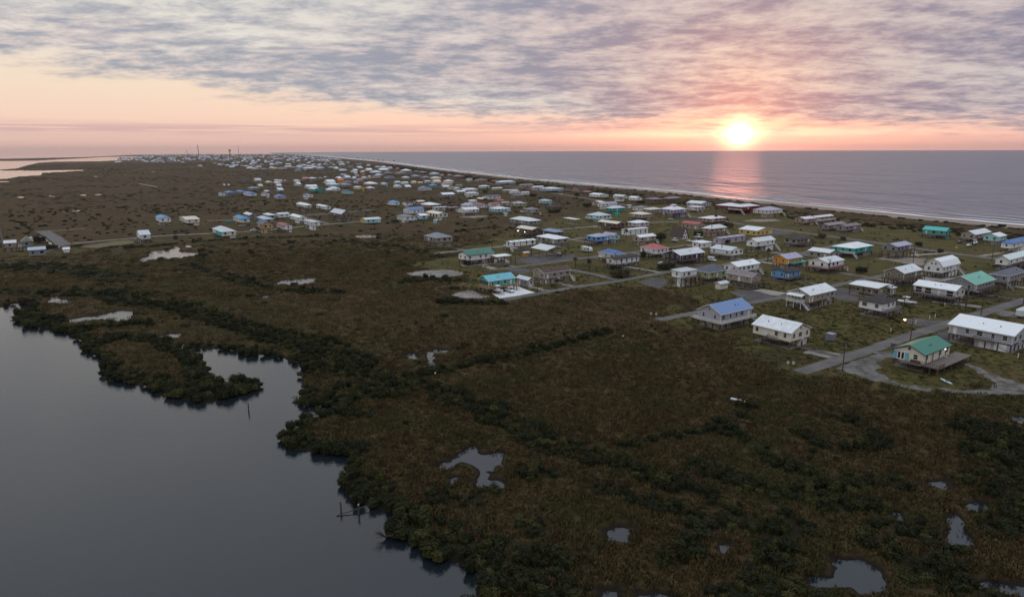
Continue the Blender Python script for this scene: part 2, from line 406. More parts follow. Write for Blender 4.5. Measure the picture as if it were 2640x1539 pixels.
YARDS = [
    ('D', [(40, 650), (180, 625), (330, 617), (560, 615), (640, 635), (720, 655), (560, 690), (480, 702), (200, 690), (90, 675)], 'gravel', 'bare pale gravel patch at the marsh edge'),
    ('D', [(550, 905), (640, 870), (720, 855), (820, 862), (900, 900), (1010, 925), (880, 940), (700, 942)], 'gravel', 'gravel patch under the turquoise house'),
    ('D', [(1020, 880), (1130, 952), (1560, 885), (1440, 848), (1340, 808), (1230, 800), (1100, 830)], 'concrete', 'white concrete pad holding the boat and pickup'),
    ('D', [(1290, 520), (1380, 470), (1520, 450), (1800, 445), (1960, 435), (2070, 470), (1900, 500), (1640, 540), (1480, 545)], 'darkgravel', 'dark gravel yard around the boat shelter'),
    ('D', [(930, 610), (1200, 585), (1440, 600), (1500, 640), (1330, 660), (1280, 640), (1180, 600)], 'darkgravel', 'dark gravel drive behind the turquoise house'),
    ('D', [(690, 575), (1240, 525), (1180, 480), (660, 545)], 'concrete2', 'concrete slab under the green-roofed house'),
    ('E', [(1440, 872), (1560, 838), (1760, 860), (1990, 915), (1880, 945), (1690, 970), (1560, 930)], 'darkgravel', 'dark gravel drive beside the yellow shed'),
    ('E', [(1710, 850), (1810, 832), (2120, 880), (1990, 918)], 'concrete2', 'pale concrete drive beside the mauve-roofed house'),
    ('E', [(380, 750), (560, 705), (700, 720), (720, 780), (630, 828), (500, 800)], 'darkgravel', 'gravel yard left of the tall white house'),
    ('F', [(330, 815), (480, 830), (600, 872), (600, 985), (440, 970), (330, 945)], 'darkgravel', 'grey drive leading to the motorhome shelter'),
    ('F', [(785, 485), (900, 462), (1050, 455), (1380, 480), (1350, 570), (1180, 545), (960, 505)], 'sand', 'bare sandy lot behind the white gambrel house'),
    ('F', [(1340, 700), (1500, 680), (1760, 720), (1600, 745), (1400, 735)], 'concrete2', 'concrete terrace under the white gambrel house'),
    ('K', [(620, 830), (720, 770), (1010, 690), (1180, 640), (1150, 720), (1060, 760), (1030, 850), (1130, 940), (1300, 985), (1600, 1030), (1560, 1060), (1250, 1010), (1010, 950), (820, 890)], 'gravel2', 'grey gravel drive in front of the green-roofed house'),
    ('K', [(1560, 1010), (1900, 1045), (2150, 1035), (2230, 985), (2180, 930), (2000, 840), (1880, 775), (1960, 770), (2150, 860), (2330, 930), (2520, 985), (2620, 1000), (2620, 1085), (2350, 1090), (2000, 1085), (1750, 1065)], 'gravel2', 'pale gravel loop around the green-roofed house'),
    ('K', [(1290, 330), (1450, 320), (1740, 350), (1640, 385), (1450, 400), (1330, 360)], 'darkgravel', 'dark gravel drive near the street lamp'),
    ('K', [(270, 660), (440, 640), (700, 690), (560, 730), (430, 700)], 'gravel', 'gravel turnout beside the near road'),
    ('K', [(1640, 470), (1800, 440), (1890, 530), (1720, 560)], 'darkgravel', 'dark drive beside the long grey house'),
    ('K', [(2180, 270), (2330, 240), (2600, 300), (2560, 330), (2330, 300)], 'gravel2', 'grey drive with the parked camper at the right edge'),
    ('C', [(440, 575), (520, 560), (700, 560), (740, 570), (600, 580)], 'sand', 'pale sandy drive below the lilac-roofed beach house'),
    ('C', [(560, 665), (670, 628), (830, 640), (800, 668), (640, 685)], 'darkgravel', 'parking lot beside the low yellow house'),
    ('e', [(1320, 400), (1650, 365), (1900, 385), (1600, 415)], 'sand', 'pale sand under a white stilt house in the middle rows'),
    ('o', [(200, 637), (300, 622), (345, 618), (345, 627), (250, 640)], 'lawnyellow', 'dry grassy clearing beside the marsh track'),
]

# ------------------------------------------------------------------ house table
HOUSES = """
G 785 1105 362 1525 5.2 gR 2.5 bluegrey lightgrey deckall,rail=white,room,win3|grey house with blue roof and white railing all round, beside marsh
G 1500 2018 603 2290 4.9 gL 2.2 white cream stair,room|cream house with white metal roof nearest the marsh, right of the blue-roofed house
K 110 355 88 620 5.2 gR 1.9 white tan porch,room|tan house with white roof and white screened porch with steep white stairs
K 833 1090 172 1240 5.1 h 1.7 dark white deckR,rail=grey,stair|white box house with low dark brown hip roof behind the street lamp
K 1745 2425 500 2640 5.2 gL 2.0 white lightgrey garage|long light grey house with white roof and two garage doors at right edge
K 1180 1520 695 1795 4.6 gR 1.8 green cream bigdeck,shutters,fl=2.0|cream house with green roof, turquoise shutters and wide timber deck
F 890 1135 655 1350 5.6 gR 2.0 white khaki deckall,rail=brown|khaki brown house with white roof left of the white gambrel house
F 1350 1583 582 1790 5.3 bR 3.3 white white garage|tall white gambrel-roofed house with dark windows
F 1590 1965 785 2200 5.0 gR 2.6 mint grey deckR,rail=brown|grey house with broad mint green metal roof
F 1230 1730 858 1860 5.0 gL 1.5 white palewall deckL,rail=brown,stair,dwin|long pale house with white roof, wide dark openings and front deck
F 2115 2345 685 2560 5.4 h 1.8 slate grey deckL,rail=grey,room|grey house with slate hip roof behind the mint green roof, at right edge
F 2322 2350 497 2720 5.2 gR 1.8 palegreen white deckR,rail=brown|white house with pale roof cut by the right edge, above the slate-roofed one
F 2350 2395 310 2600 5.3 h 1.8 blue white garage|white house with deep blue roof at the right edge
F 1780 1960 205 2150 4.6 gR 2.0 white tan deckL,rail=tan|tan house with white gabled roof and carport near the beach, far right
F 2040 2230 230 2330 5.0 gR 1.6 white aqua stair|pale aqua house with white gabled roof near the beach, far right
F 1335 1615 165 1690 5.0 gL 1.9 teal greenwall deckL,rail=teal|house with bright teal roof and teal porch railing near the dunes
F 125 255 98 465 4.2 gR 1.2 mauve mauvewall none|mauve house with mauve roof, left one of the pair by the dunes
F 330 450 112 640 4.6 gR 1.2 mauve mauvewall stair|mauve house with white windows, right one of the pair by the dunes
F 5 265 418 395 3.3 gL 1.3 white greywall none|low grey house with long white roof left of the green balcony house
F 288 555 365 780 5.0 h 1.9 white tealwall deckL,rail=white,room|teal green house with white hip roof and white balcony
F 862 1055 345 1235 6.3 gR 1.3 lilac grey deckall,rail=brown|grey house with lilac roof high on tall dark stilts
F 10 245 530 445 5.0 gR 1.5 white white deckall,rail=red,redwin|white house with red shutters and red timber deck
E 878 1080 88 1170 3.6 gL 1.5 red tan none|tan house with red roof in the sun glow
E 1120 1230 137 1422 5.0 h 1.9 white rose none|rosy brown box house with white pyramid roof
E 1545 1765 160 1958 3.4 gL 1.6 white yellow none|low yellow house with white roof beside the main road
E 1265 1340 250 1640 3.6 mR .5 lilac lilacwall none|lilac mobile home with dark roof straps
E 1630 1760 290 1985 6.0 gR 1.8 white white stair,room|tall white two-storey house with white roof behind the palm
E 2065 2230 262 2400 4.6 h 1.2 dark mauvewall stair,deckR,rail=brown|mauve grey house with low dark roof and side stairs
E 1935 2115 487 2297 4.6 gR 1.7 lilac orange room|bright orange house with lilac roof
E 1915 2105 645 2283 4.0 gR 1.1 dark skyblue deckR,rail=brown|sky blue cottage with dark roof in front of the orange house
E 1365 1540 578 1805 5.0 gR 1.6 white white room|white house with white roof behind the grey pyramid roof
E 1400 1705 695 1820 5.2 gL 1.4 mauve tan deckR,rail=brown|tan house with mauve roof right of the yellow shed
E 1020 1210 645 1422 4.7 h 2.5 slate greenyellow none|yellow-green house with slate pyramid roof
E 765 890 638 1080 6.5 f .3 pale white room,deckR,rail=brown|tall narrow white house with flat roof and brown door panel
E 680 875 445 1165 5.0 gR 2.0 white purple deckR,rail=brown|dark purple house with broad white roof
E 1210 1455 392 1615 4.6 gL 1.5 pale white deckL,rail=brown|white cottage with pale grey roof and timber porch
E 1000 1125 303 1250 3.2 f .3 white white none|low white flat-roofed house behind the purple house
E 740 895 248 975 0.9 aL 6.8 brownroof white none|brown A-frame house with steep shingle roof
E 310 405 237 600 4.7 gR 1.2 white tan stair|tan stilt house with white roof left of the A-frame
E 400 600 372 752 5.2 h 1.8 red white room|white house with red hip roof
E -90 110 437 250 4.4 h 1.7 blue cream none|cream house with blue hip roof behind the white mobile home
E 25 105 490 410 4.6 mR .6 dark white deckL,rail=brown|white mobile home with dark straps on tall stilts
E 180 270 150 510 3.8 mR .4 white white none|long white mobile home with dark straps behind the blue house
d 770 945 700 1160 5.0 h 1.4 white pinkwhite none|pinkish white house with white hip roof
d 265 605 713 745 5.0 gL 1.2 cream brownwall none|brown house with long cream roof
D 2115 2240 232 2400 5.0 h 1.4 lilac skyblue room,deckL,rail=brown|bright blue house with lilac hip roof
D 2300 2440 215 2520 4.6 gL 1.2 lilac paleblue stair|pale blue wing house with lilac gabled roof behind the blue house
D 627 740 447 1065 5.2 gR 1.9 green white room|white house with dark green roof beside the marsh
D 1040 1085 462 1260 4.0 cf .2 white white none|white-roofed open carport attached beside the green-roofed house
D 868 985 745 1305 4.9 gR 1.8 aqua turq porchL,deckall,rail=wood|turquoise house with aqua roof and yellow timber porch
D 1305 1445 735 1525 3.0 gL 1.0 pale greywall bigdoor|low grey metal shed with white door beside the turquoise house
D 1495 1632 652 1952 4.9 gR 1.5 brown tan stair,room|tan house with brown roof and white stairs on its right
D 1475 1660 388 1890 4.2 cL 1.7 white brownwall none|large open boat shelter with white gabled roof on timber posts
D 1378 1400 418 1465 2.3 gR .7 paleblue orange none|small orange shed with pale blue roof
D 1535 1765 258 1928 5.0 h 1.5 white greywall none|grey brown house with white hip roof behind the boat shelter
D 1200 1250 292 1545 5.0 mR .5 white white stair,deckL,rail=white|white mobile home with black straps and white porch floor
D 230 375 245 582 5.1 h 2.2 grey tan room,deckL,rail=brown|tan house with grey pyramid roof standing alone in the marsh
B 1240 1385 575 1480 5.5 h 1.9 white grey room|grey house with white hip roof at the marsh edge
D 1305 1490 148 1620 5.0 gL 1.2 cream brownwall deckL,rail=brown,stair,lamps|brown house with cream roof and two lit lamps on its deck
D 1600 1770 177 1870 4.2 h 1.4 blueroof brownwall none|brown house with grey-blue hip roof behind the lamp-lit deck
B 1635 1725 562 1750 4.0 cf .2 white white none|small open carport with flat white roof alone on the grass
d 75 290 578 510 5.0 h 2.2 pale aqua deckall,rail=white,room|pale aqua house with white pyramid roof and white deck
d 405 520 450 755 4.4 h 1.7 pale tealwall deckL,rail=teal|teal cottage with pale hip roof
d 160 300 345 395 3.5 gR 1.2 cream tan none|
d 265 335 375 610 4.8 gR 1.3 lilac white room|
d 120 300 217 465 4.5 gL 1.3 white white none|
d 525 700 240 790 5.0 gL 1.3 white white none|
d 590 620 285 735 4.4 gR .9 dark white none|
d 790 930 270 1040 4.6 gL 1.4 white white none|
d 1040 1230 298 1420 5.2 h 1.6 mauve brownwall none|
d 1380 1500 283 1705 5.2 h 1.6 mauve brownwall none|
d 860 1010 440 1155 4.4 h 1.4 mauve white none|
d 1025 1180 472 1385 4.8 h 1.4 cream tan none|
d 800 1030 555 1210 4.8 h 1.5 cream tan room|
d 1330 1570 475 1800 7.0 h 2.8 lavwhite lilacblue deckall,rail=rose,cupola,room|lilac blue house with cupola on its pale pyramid roof
d 1780 2045 368 2225 6.0 gL 1.8 white lilacwall room|lilac white two-storey house with white roof by the beach
d 1790 1985 432 2110 4.6 h .9 lavwhite pinkwhite deckL,rail=white|low pinkish house with white porch roof in front of the two-storey house
C 240 345 462 445 6.6 h 1.8 lavwhite redbrown deckR,rail=white|red-brown beach house with white hip roof, left half of the pair
C 340 435 470 570 6.6 h 1.7 lavwhite redbrown deckL,rail=white|red-brown beach house with white hip roof, right half of the pair
C 515 635 497 745 6.0 h 2.3 lilac cream room|cream beach house with lilac pyramid roof
d 1985 2210 628 2480 4.2 h 1.5 lavwhite rose none|
C 822 905 560 985 5.0 gR 1.3 lavwhite rose none|
C 940 985 548 1120 5.0 gR 1.0 lavwhite rose deckR,rail=white|
c 1930 2085 462 2190 5.0 gR 4.0 dark stone none|large stone house with steep dark gable roof by the beach
c 1780 1930 447 1990 4.6 gR 1.5 dark stone none|stone wing with dark roof beside the steep gabled house
c 2110 2240 502 2385 3.4 gL 1.0 redbrownroof brownwall none|
c 1390 1600 448 1820 5.0 h 1.8 pale paleblue none|
c 1240 1300 415 1480 4.6 gR 1.0 white pinkwhite none|
c 1040 1075 388 1310 5.0 h 1.9 mauve tan room|
c 640 730 328 1050 5.4 h 1.6 white paleblue deckall,rail=white|
c 130 190 275 255 4.8 gR .6 pale white none|
c 280 340 295 515 4.6 h 1.5 mauve rose none|
c 555 600 312 680 4.2 gR 1.0 red brownwall none|
c 345 405 403 550 4.8 h 1.2 white aqua none|
c 45 125 463 350 5.0 h 1.9 white pinkwhite none|
c 565 600 440 770 4.8 gR 1.2 pale greenyellow none|
c 770 800 470 1050 3.5 f .4 cream tan none|
c 870 920 492 1070 4.6 h 1.0 pale white none|
c 1050 1105 510 1235 4.2 gR .8 white white none|
c 900 960 560 1110 3.4 gR 1.0 mauve grey none|
c 410 520 580 745 5.4 gR 1.2 slate white room|
c 625 690 650 805 4.4 gR 1.2 red rose none|
c 315 420 620 520 5.0 gL 1.0 cream brownwall none|
c 175 230 650 340 4.0 f .5 white white none|
c 40 180 730 310 4.4 h 1.9 lilac white none|
c 270 400 725 520 4.0 gL 1.5 redbrownroof white none|
c 490 570 712 740 4.6 gR 1.4 redbrownroof white none|
c 690 760 690 900 4.6 gR 1.2 tan tan none|
c 900 1035 697 1190 5.0 h 1.6 lilac greenyellow none|
e 1850 2000 262 2240 5.2 h 1.4 white aqua deckall,rail=grey|long aqua house with white roof and grey deck in the middle rows
e 1310 1450 276 1700 5.2 gR 1.6 white white deckR,rail=brown,room|
c 1110 1230 805 1400 4.8 h 1.6 grey tan room|
c 1375 1500 652 1625 4.4 h 1.3 pale aqua none|small aqua house with pale hip roof alone on the grass
c 1480 1630 760 1800 3.6 h 1.2 dark brownwall none|
e 130 230 147 345 4.4 h 1.3 brightblue white deckL,rail=white|small white house with bright blue hip roof in the marsh
e 365 440 152 565 4.2 gR .9 dark white none|
e 555 660 134 780 4.6 gR .9 cream rose none|
e 680 840 193 1050 4.4 h 1.8 white rose none|
e 385 490 270 760 3.8 gR 1.5 blue white none|long white house with royal blue roof near the marsh
e 890 930 237 1150 4.2 mR .5 pale palewall none|
e 1150 1180 240 1350 3.8 f .4 mauve brownwall none|
e 275 420 398 610 4.6 h 1.5 grey white deckR,rail=white,room|
e 585 690 376 825 4.4 gR 1.3 white paleblue stair|
e 775 990 347 1170 5.2 gL 1.4 cream cream dwin,bluepanel|cream house with cream roof and a blue panel on its gable
B 135 178 564 298 4.0 gR 1.0 palegreen aqua none|aqua house with yellow end wall and pale roof alone in the marsh
g 2150 2370 242 2560 6.0 gL 3.0 pale brownwood deckall,rail=brown|brown timber house with steep pale roof on tall stilts in the marsh
g 1500 1680 74 1810 6.4 h 1.6 white palewall deckall,rail=brown,room|
g 1880 2060 97 2130 4.8 gL .8 white white none|
g 1100 1170 243 1390 4.6 gR .9 white white none|
g 860 970 264 1140 4.4 h 1.1 white greywall none|
g 745 900 342 1090 4.0 h 1.4 paleblue greywall none|
g 490 610 259 745 4.8 gL 1.2 white grey none|
g 290 440 337 635 5.0 h 1.8 brightblue cream none|cream house with bright blue hip roof in the marsh cluster
g 1370 1560 307 1725 4.8 gL 1.2 white white deckR,rail=white|
g 1640 1820 398 1925 5.8 mL .3 white white room|
g 1120 1280 464 1410 5.0 gL .9 maroon white room|white house with maroon striped roof in the marsh cluster
g 740 860 446 1080 6.0 gL 2.6 slate sand room|tall sand-coloured house with slate gabled roof in the marsh cluster
A 1562 1632 655 1748 4.4 h 1.9 pale cream cyanL,stair|cream and cyan house with pale hip roof at the front of the marsh cluster
A 1000 1030 677 1115 5.4 gR 2.0 pale white deckR,rail=grey,room|narrow pale two-storey house alone beside the marsh track
A 1142 1178 557 1266 5.4 gL 1.4 brightblue white room|white gabled house with bright blue roof alone in the left marsh
A 1312 1372 564 1478 4.8 gR 1.0 cream cream room|cream house with cream roof left of the marsh cluster
h 350 600 738 980 5.6 h 2.6 greygreen grey deckL,rail=white|grey house with grey-green hip roof and white posts at left edge
h 780 812 985 1360 3.2 gR 1.2 paleblue grey none|low shed with blue-grey roof at left edge
h -300 100 778 240 5.0 gR 1.2 white tan none|white-roofed house cut by the left edge
h 1690 1850 962 2075 2.0 gR .8 white white none|small white shed at the end of the paved ramp
E 1262 1340 778 1445 2.5 gR .8 pale cream none|small cream garden shed in front of the slate pyramid roof
F 905 985 828 1055 2.9 f .2 white greywall none|grey shed with white flat roof beside the motorhome shelter
F 485 830 828 1012 4.0 cL .6 white white none|open motorhome shelter with wide white roof on posts
E 2120 2180 540 2350 2.4 cf .2 teal white none|open carport with low teal roof beside the orange house
e 895 925 458 985 2.4 gR .4 paleblue aqua none|tiny aqua shed below the cream house with the blue panel
e 2095 2125 337 2188 2.6 f .2 white palewall none|small pale shed below the long aqua house
d 772 800 395 856 3.0 f .3 white white none|small white shed among the mauve roofs near the beach
"""
FAR = """
a 275 310 462 410 5 gL blue white
a 370 440 447 595 5 h blue grey
a 570 660 432 775 5 h blue grey
a 690 800 462 945 5 h blue white
a 1005 1040 467 1170 5 gL grey white
a 1225 1290 507 1450 5 h blue lilacwall
a 1735 1752 487 1910 5 gL blue white
a 615 690 202 835 6 gL brown greywall
a 880 920 227 1025 6 gR pale palewall
a 1075 1130 264 1215 5 h palegreen greenyellow
a 1215 1270 277 1365 4 h lavwhite rose
a 780 860 372 1000 4.5 h grey grey
a 930 980 332 1055 4.5 gR cream tan
a 1050 1120 427 1215 4.5 gL pale grey
a 1240 1290 327 1375 5 gR pale rose
a 1245 1310 402 1410 4.5 gR pale grey
a 1385 1430 242 1490 5 gL tan tan
a 1230 1255 235 1290 3.5 gR white white
a 1300 1320 238 1355 3.5 gR white white
a 1555 1610 240 1695 5.5 h lavwhite lilacwall
a 1565 1640 302 1700 5 gR pale palewall
a 1690 1740 207 1835 5 gR rosered rose
a 1815 1880 202 1975 6 h white grey
a 1980 2010 200 2060 5 gR grey grey
a 2080 2115 182 2170 5 gL cream grey
a 1745 1800 342 1985 4.6 gR white palewall
a 1790 1920 387 2080 5 gL pale tealwall
a 2080 2160 264 2295 5 gR white white
a 2110 2220 307 2370 5 h pale aqua
a 2150 2240 374 2375 5 h white white
a 2090 2140 402 2240 4.5 gR pale grey
a 2280 2340 197 2420 5 h white grey
a 2295 2350 237 2435 4.6 gR redbright orange
a 2330 2420 292 2520 4.6 h mauve grey
a 2335 2400 152 2500 5 gR grey grey
a 2340 2400 57 2480 5 h white white
b 330 430 592 540 5 gL pale yellow
b 540 600 597 715 4.4 h white rose
b -60 30 612 115 5 gL pale white
b 125 235 662 350 5 gL slate aqua
b 490 620 527 775 5 h white rose
b 790 860 524 935 5 h white paleblue
b 1010 1080 562 1170 5 h white white
b 1170 1240 577 1335 5 gR white grey
b 1430 1500 607 1690 4.6 gL blue palewall
b 1015 1060 500 1150 5 gR palegreen aqua
b 1140 1180 507 1285 5 gR white white
b 1310 1350 494 1420 5 gR cream cream
b 1420 1450 504 1530 4.6 gR cream orangewall
b 1535 1570 482 1660 5 gR white aqua
b 1660 1730 487 1845 5 gR cream cream
b 1615 1680 552 1790 5 h blueroof skyblue
b 1865 1940 480 2065 5.5 h white cream
b 1830 1900 522 2035 4.8 gR rosered white
b 1810 1880 580 2000 4.6 gR white grey
b 1940 2000 592 2070 4.6 gR grey palewall
b 2040 2090 602 2165 4.4 h pale white
b 2060 2120 557 2215 4.6 gR greygreen greenyellow
b 1785 1870 712 2080 4.4 gR white grey
b 2065 2120 662 2270 4.4 gR white grey
b 2230 2300 692 2490 4.6 h pale white
b 1155 1220 417 1310 5.4 h white palewall
b 860 930 412 1055 5 h slate paleblue
b 645 690 407 805 4.4 gR blue yellow
b 690 760 374 850 5 h white grey
b 580 620 400 665 4.6 gL cream cream
b 460 510 420 590 5 h lavwhite paleblue
b 20 80 432 145 4.6 gR white white
b 145 210 417 300 5 gR white paleblue
b 300 340 422 390 4.6 gR white white
b 75 130 377 235 5 gR grey slatewall
b 40 90 457 180 4.6 gR redbright orange
b 160 230 492 330 4.4 h mauve rose
b 330 370 487 420 4.6 gR blue white
b 380 430 457 500 5 gR rosered pinkwhite
b 90 180 547 330 4.6 h mauve grey
b 80 150 287 235 5.4 h white white
b 300 350 300 420 4.8 gR white grey
b 270 310 324 370 4.8 gR pale grey
b 340 370 335 410 4.6 gR white white
b 445 490 318 535 4.6 gR cream cream
b 520 580 287 670 5 gR white white
b 380 430 257 510 5 gR pale grey
b 610 690 327 830 4.6 h white palewall
b 740 800 287 940 5 gR white paleblue
b 630 720 234 800 5 gR white paleblue
b 790 840 242 905 5 gR white white
b 900 940 252 1010 5 gR pale white
b 1045 1080 264 1130 5 gR rosered rose
b 1135 1200 300 1340 5 h white paleblue
b 830 900 342 1030 4.8 h mauve grey
b 1030 1120 347 1255 5 h mauve rose
b 1350 1410 317 1480 5 h mauve brownwall
b 1440 1530 332 1620 5 h mauve brownwall
b 1625 1720 352 1820 5.4 h pale paleblue
b 1645 1740 427 1845 5 h cream cream
b 1310 1390 397 1500 5 h blueroof grey
b 1480 1560 417 1665 4.8 h mauve grey
b 1785 1840 382 1900 4.8 gR mauve rose
b 1920 1960 377 2025 4.8 gR mauve rose
b 2020 2130 402 2240 5.4 h mauve brownwall
b 95 150 197 210 5 h white grey
b 200 260 222 340 5 gR slate paleblue
b 285 390 187 490 5 h lilac grey
b 490 570 202 640 5 h white grey
b 0 50 112 150 5 h lilac grey
b 0 60 162 170 5 gR pale grey
b -60 -10 200 40 5 h white grey
b 340 400 232 480 4.6 gR pale rose
b 0 40 265 90 4.6 gR pale paleblue
b 540 580 218 630 4.6 gR rosered rose
b 330 380 395 450 4.8 gR mauve grey
b 470 520 372 560 4.6 gL redbright rose
"""
GRID = R(35.5)
AX, AY = Vector((math.cos(GRID), math.sin(GRID), 0)), Vector((-math.sin(GRID), math.cos(GRID), 0))

def along(C, axis, tx, lo, hi, dflt):
    """length along axis from C whose end shows at column tx"""
    f = lambda t: proj(C + axis * t)[0] - tx
    a, b = f(lo), f(hi)
    if a * b > 0:
        return dflt if abs(a - b) < 8 else (lo if abs(a) < abs(b) else hi)
    for _ in range(40):
        m = .5 * (lo + hi)
        if f(m) * a > 0: lo = m
        else: hi = m
    return .5 * (lo + hi)

SPECS = []
def add_spec(z, L, C, Cy, Rr, he, typ, rise, roof, wall, opts, label, far):
    lx, cx, rx = zp(z, L, 0)[0], zp(z, C, 0)[0], zp(z, Rr, 0)[0]
    P = unproj(cx, zp(z, 0, Cy)[1], he)
    hi = 30.0 if not far else 26.0
    A = along(P, AX, rx, 2.0 if he < 3.1 else 6.0, hi, 11.0)
    B = along(P, AY, lx, 2.0 if he < 3.1 else 6.0, hi, 9.0)
    cen = P + AX * A / 2 + AY * B / 2
    SPECS.append(dict(z=z, A=A, B=B, c=Vector((cen.x, cen.y, 0)), he=he, typ=typ, rise=rise, roof=roof, wall=wall, opts=opts, label=label, far=far,
                      px=proj(cen + Vector((0, 0, he))), D=math.hypot(cen.x, cen.y)))
for ln in HOUSES.strip().splitlines():
    main, lab = ln.split('|')
    t = main.split()
    add_spec(t[0], *[float(v) for v in t[1:6]], t[6], float(t[7]), t[8], t[9], t[10].split(','), lab.strip(), False)
for ln in FAR.strip().splitlines():
    t = ln.split()
    add_spec(t[0], *[float(v) for v in t[1:6]], t[6], 0.0, t[7], t[8], ['none'], '', True)
HC = np.array([(s['c'].x, s['c'].y) for s in SPECS])
HR = np.array([math.hypot(s['A'], s['B']) / 2 for s in SPECS])

# ------------------------------------------------------------------ masks
yard_polys = [arr(zg(z, P)) for z, P, _, _ in YARDS]
def road_dist(x, y):
    best = np.full(x.shape, 1e9)
    for w, P in road_lines:
        best = np.minimum(best, dist_line(P, x, y) - w / 2)
    return best
def yard_in(x, y, grow=0.0):
    r = np.zeros(x.shape, bool)
    for P in yard_polys:
        x0, y0 = P.min(0) - 2; x1, y1 = P.max(0) + 2
        m = (x > x0) & (x < x1) & (y > y0) & (y < y1)
        if not m.any(): continue
        k = inside(P, x[m], y[m])
        if grow: k |= dist_line(P, x[m], y[m], True) < grow
        r[m] |= k
    return r
near_idx = [i for i, s in enumerate(SPECS) if s['D'] < 1100]
def house_dist(x, y):
    best = np.full(x.shape, 1e9)
    for i in near_idx:
        dx_, dy_ = x - HC[i, 0], y - HC[i, 1]
        u = dx_ * AX.x + dy_ * AX.y; v = dx_ * AY.x + dy_ * AY.y
        ex, ey = np.maximum(np.abs(u) - SPECS[i]['A'] / 2, 0), np.maximum(np.abs(v) - SPECS[i]['B'] / 2, 0)
        best = np.minimum(best, np.hypot(ex, ey))
    return best
# mown ground between the houses
LAWN_PX = [(2040, 985), (1940, 905), (1850, 870), (1760, 850), (1700, 835), (1690, 812), (1830, 775), (1700, 745), (1600, 742), (1470, 752), (1380, 772), (1250, 770), (1165, 745), (1120, 735), (1200, 715), (1100, 700), (1080, 680), (1200, 655),
           (1130, 645), (1250, 625), (1330, 590), (1450, 560), (1600, 535), (1750, 520), (1900, 545), (2060, 560), (2300, 585), (2500, 610), (2800, 640), (2900, 1060), (2640, 1010), (2440, 1000), (2280, 1000), (2160, 985)]
LAWN = arr([unproj(*p) for p in LAWN_PX])
def lawn_mask(x, y):
    dd = dist_line(LAWN, x, y, True); dd = np.where(inside(LAWN, x, y), dd, -dd)
    n = (fbm(x * .09, y * .09, 5) - .5) * 26
    m = np.clip((dd + n + 2) / 6, 0, 1)
    hd = house_dist(x, y)
    m = np.maximum(m, np.clip((9 + n * .3 - hd) / 5, 0, 1) * .8)
    return m

# bands of taller, darker shrubs: (zone, centre line, half width in metres)
BANDS = [
    ('r', [(970, 520), (1200, 460), (1400, 420), (1700, 370), (2000, 290), (2300, 210)], 4.5),
    ('r', [(450, 590), (700, 570), (900, 560), (1200, 640), (1500, 760), (1700, 850), (1800, 950), (2000, 1010), (2250, 1080)], 8.0),
    ('r', [(100, 250), (300, 260), (450, 330), (600, 440), (700, 500)], 9.0),
    ('r', [(420, 640), (650, 650), (880, 640)], 5.0),
    ('s', [(-100, 300), (0, 350), (300, 480), (600, 560), (760, 650), (880, 760), (1000, 720)], 5.0),
    ('s', [(0, 520), (200, 590), (400, 650), (600, 700), (760, 770)], 4.0),
    ('s', [(60, 330), (300, 250), (560, 210), (750, 140), (880, 60)], 3.4),
    ('s', [(750, 190), (950, 290), (1030, 380), (1240, 440)], 3.6), ('s', [(600, 410), (850, 500), (1050, 580), (1300, 620), (1650, 640), (1900, 780), (2050, 880)], 6.0),
    ('s', [(1150, 190), (1280, 250), (1400, 310)], 2.6), ('s', [(1600, 220), (1740, 300)], 3.0), ('s', [(1420, 110), (1560, 160)], 3.0), ('s', [(1500, 300), (1640, 290)], 3.0),
    ('s', [(2300, 200), (2500, 400), (2450, 560)], 14.0), ('s', [(2200, 700), (2400, 760), (2560, 720)], 7.0), ('s', [(1700, 1000), (2000, 1000), (2300, 1150)], 8.0),
    ('s', [(900, 1100), (1100, 900), (1150, 720)], 6.0), ('s', [(700, 1150), (1000, 1150), (1300, 1180)], 6.0), ('s', [(430, 960), (560, 880), (620, 760)], 4.0), ('s', [(1560, 840), (1750, 720)], 5.0), ('s', [(1250, 560), (1500, 480), (1750, 520)], 5.0),
    ('q', [(1100, 960), (1500, 1050), (1900, 1150), (2200, 1230)], 6.0), ('q', [(1700, 1300), (1900, 1380), (2300, 1420)], 7.0), ('q', [(1330, 760), (1600, 760), (1800, 680)], 4.0), ('q', [(730, 620), (900, 640), (960, 640)], 4.0), ('q', [(300, 280), (420, 330)], 4.0),
    ('q', [(560, 110), (800, 130)], 5.0), ('q', [(2000, 560), (2180, 560)], 4.0), ('q', [(2000, 940), (2100, 980)], 4.0),
    ('p', [(0, 130), (500, 150), (900, 230)], 14.0), ('p', [(100, 330), (450, 330), (800, 330), (1000, 400)], 12.0), ('p', [(900, 400), (1300, 430), (1700, 560), (2000, 640), (2300, 730), (2520, 900)], 9.0),
    ('p', [(200, 510), (450, 530)], 6.0), ('p', [(560, 600), (800, 570), (1100, 560)], 6.0), ('p', [(680, 720), (900, 650), (1200, 700), (1400, 800), (1480, 950)], 4.5), ('p', [(780, 900), (1000, 960), (1300, 1030), (1500, 1080)], 5.0),
    ('p', [(1600, 1060), (1780, 1020), (1900, 1020)], 2.6), ('p', [(1400, 120), (2000, 300), (2500, 330)], 6.0),
    ('A', [(560, 760), (1000, 770), (1500, 720), (1900, 700), (2500, 680)], 6.0), ('D', [(0, 560), (300, 520), (600, 540)], 7.0), ('D', [(0, 760), (300, 700), (560, 740)], 6.0), ('D', [(500, 990), (800, 1000), (1100, 1000)], 5.0),
    ('e', [(1300, 640), (1700, 600), (2100, 560)], 6.0), ('B', [(0, 720), (400, 760), (800, 850)], 6.0),
]
band_lines = [(arr(zg(z, P)), w * (.62 if z in 'qrs' else .8)) for z, P, w in BANDS]
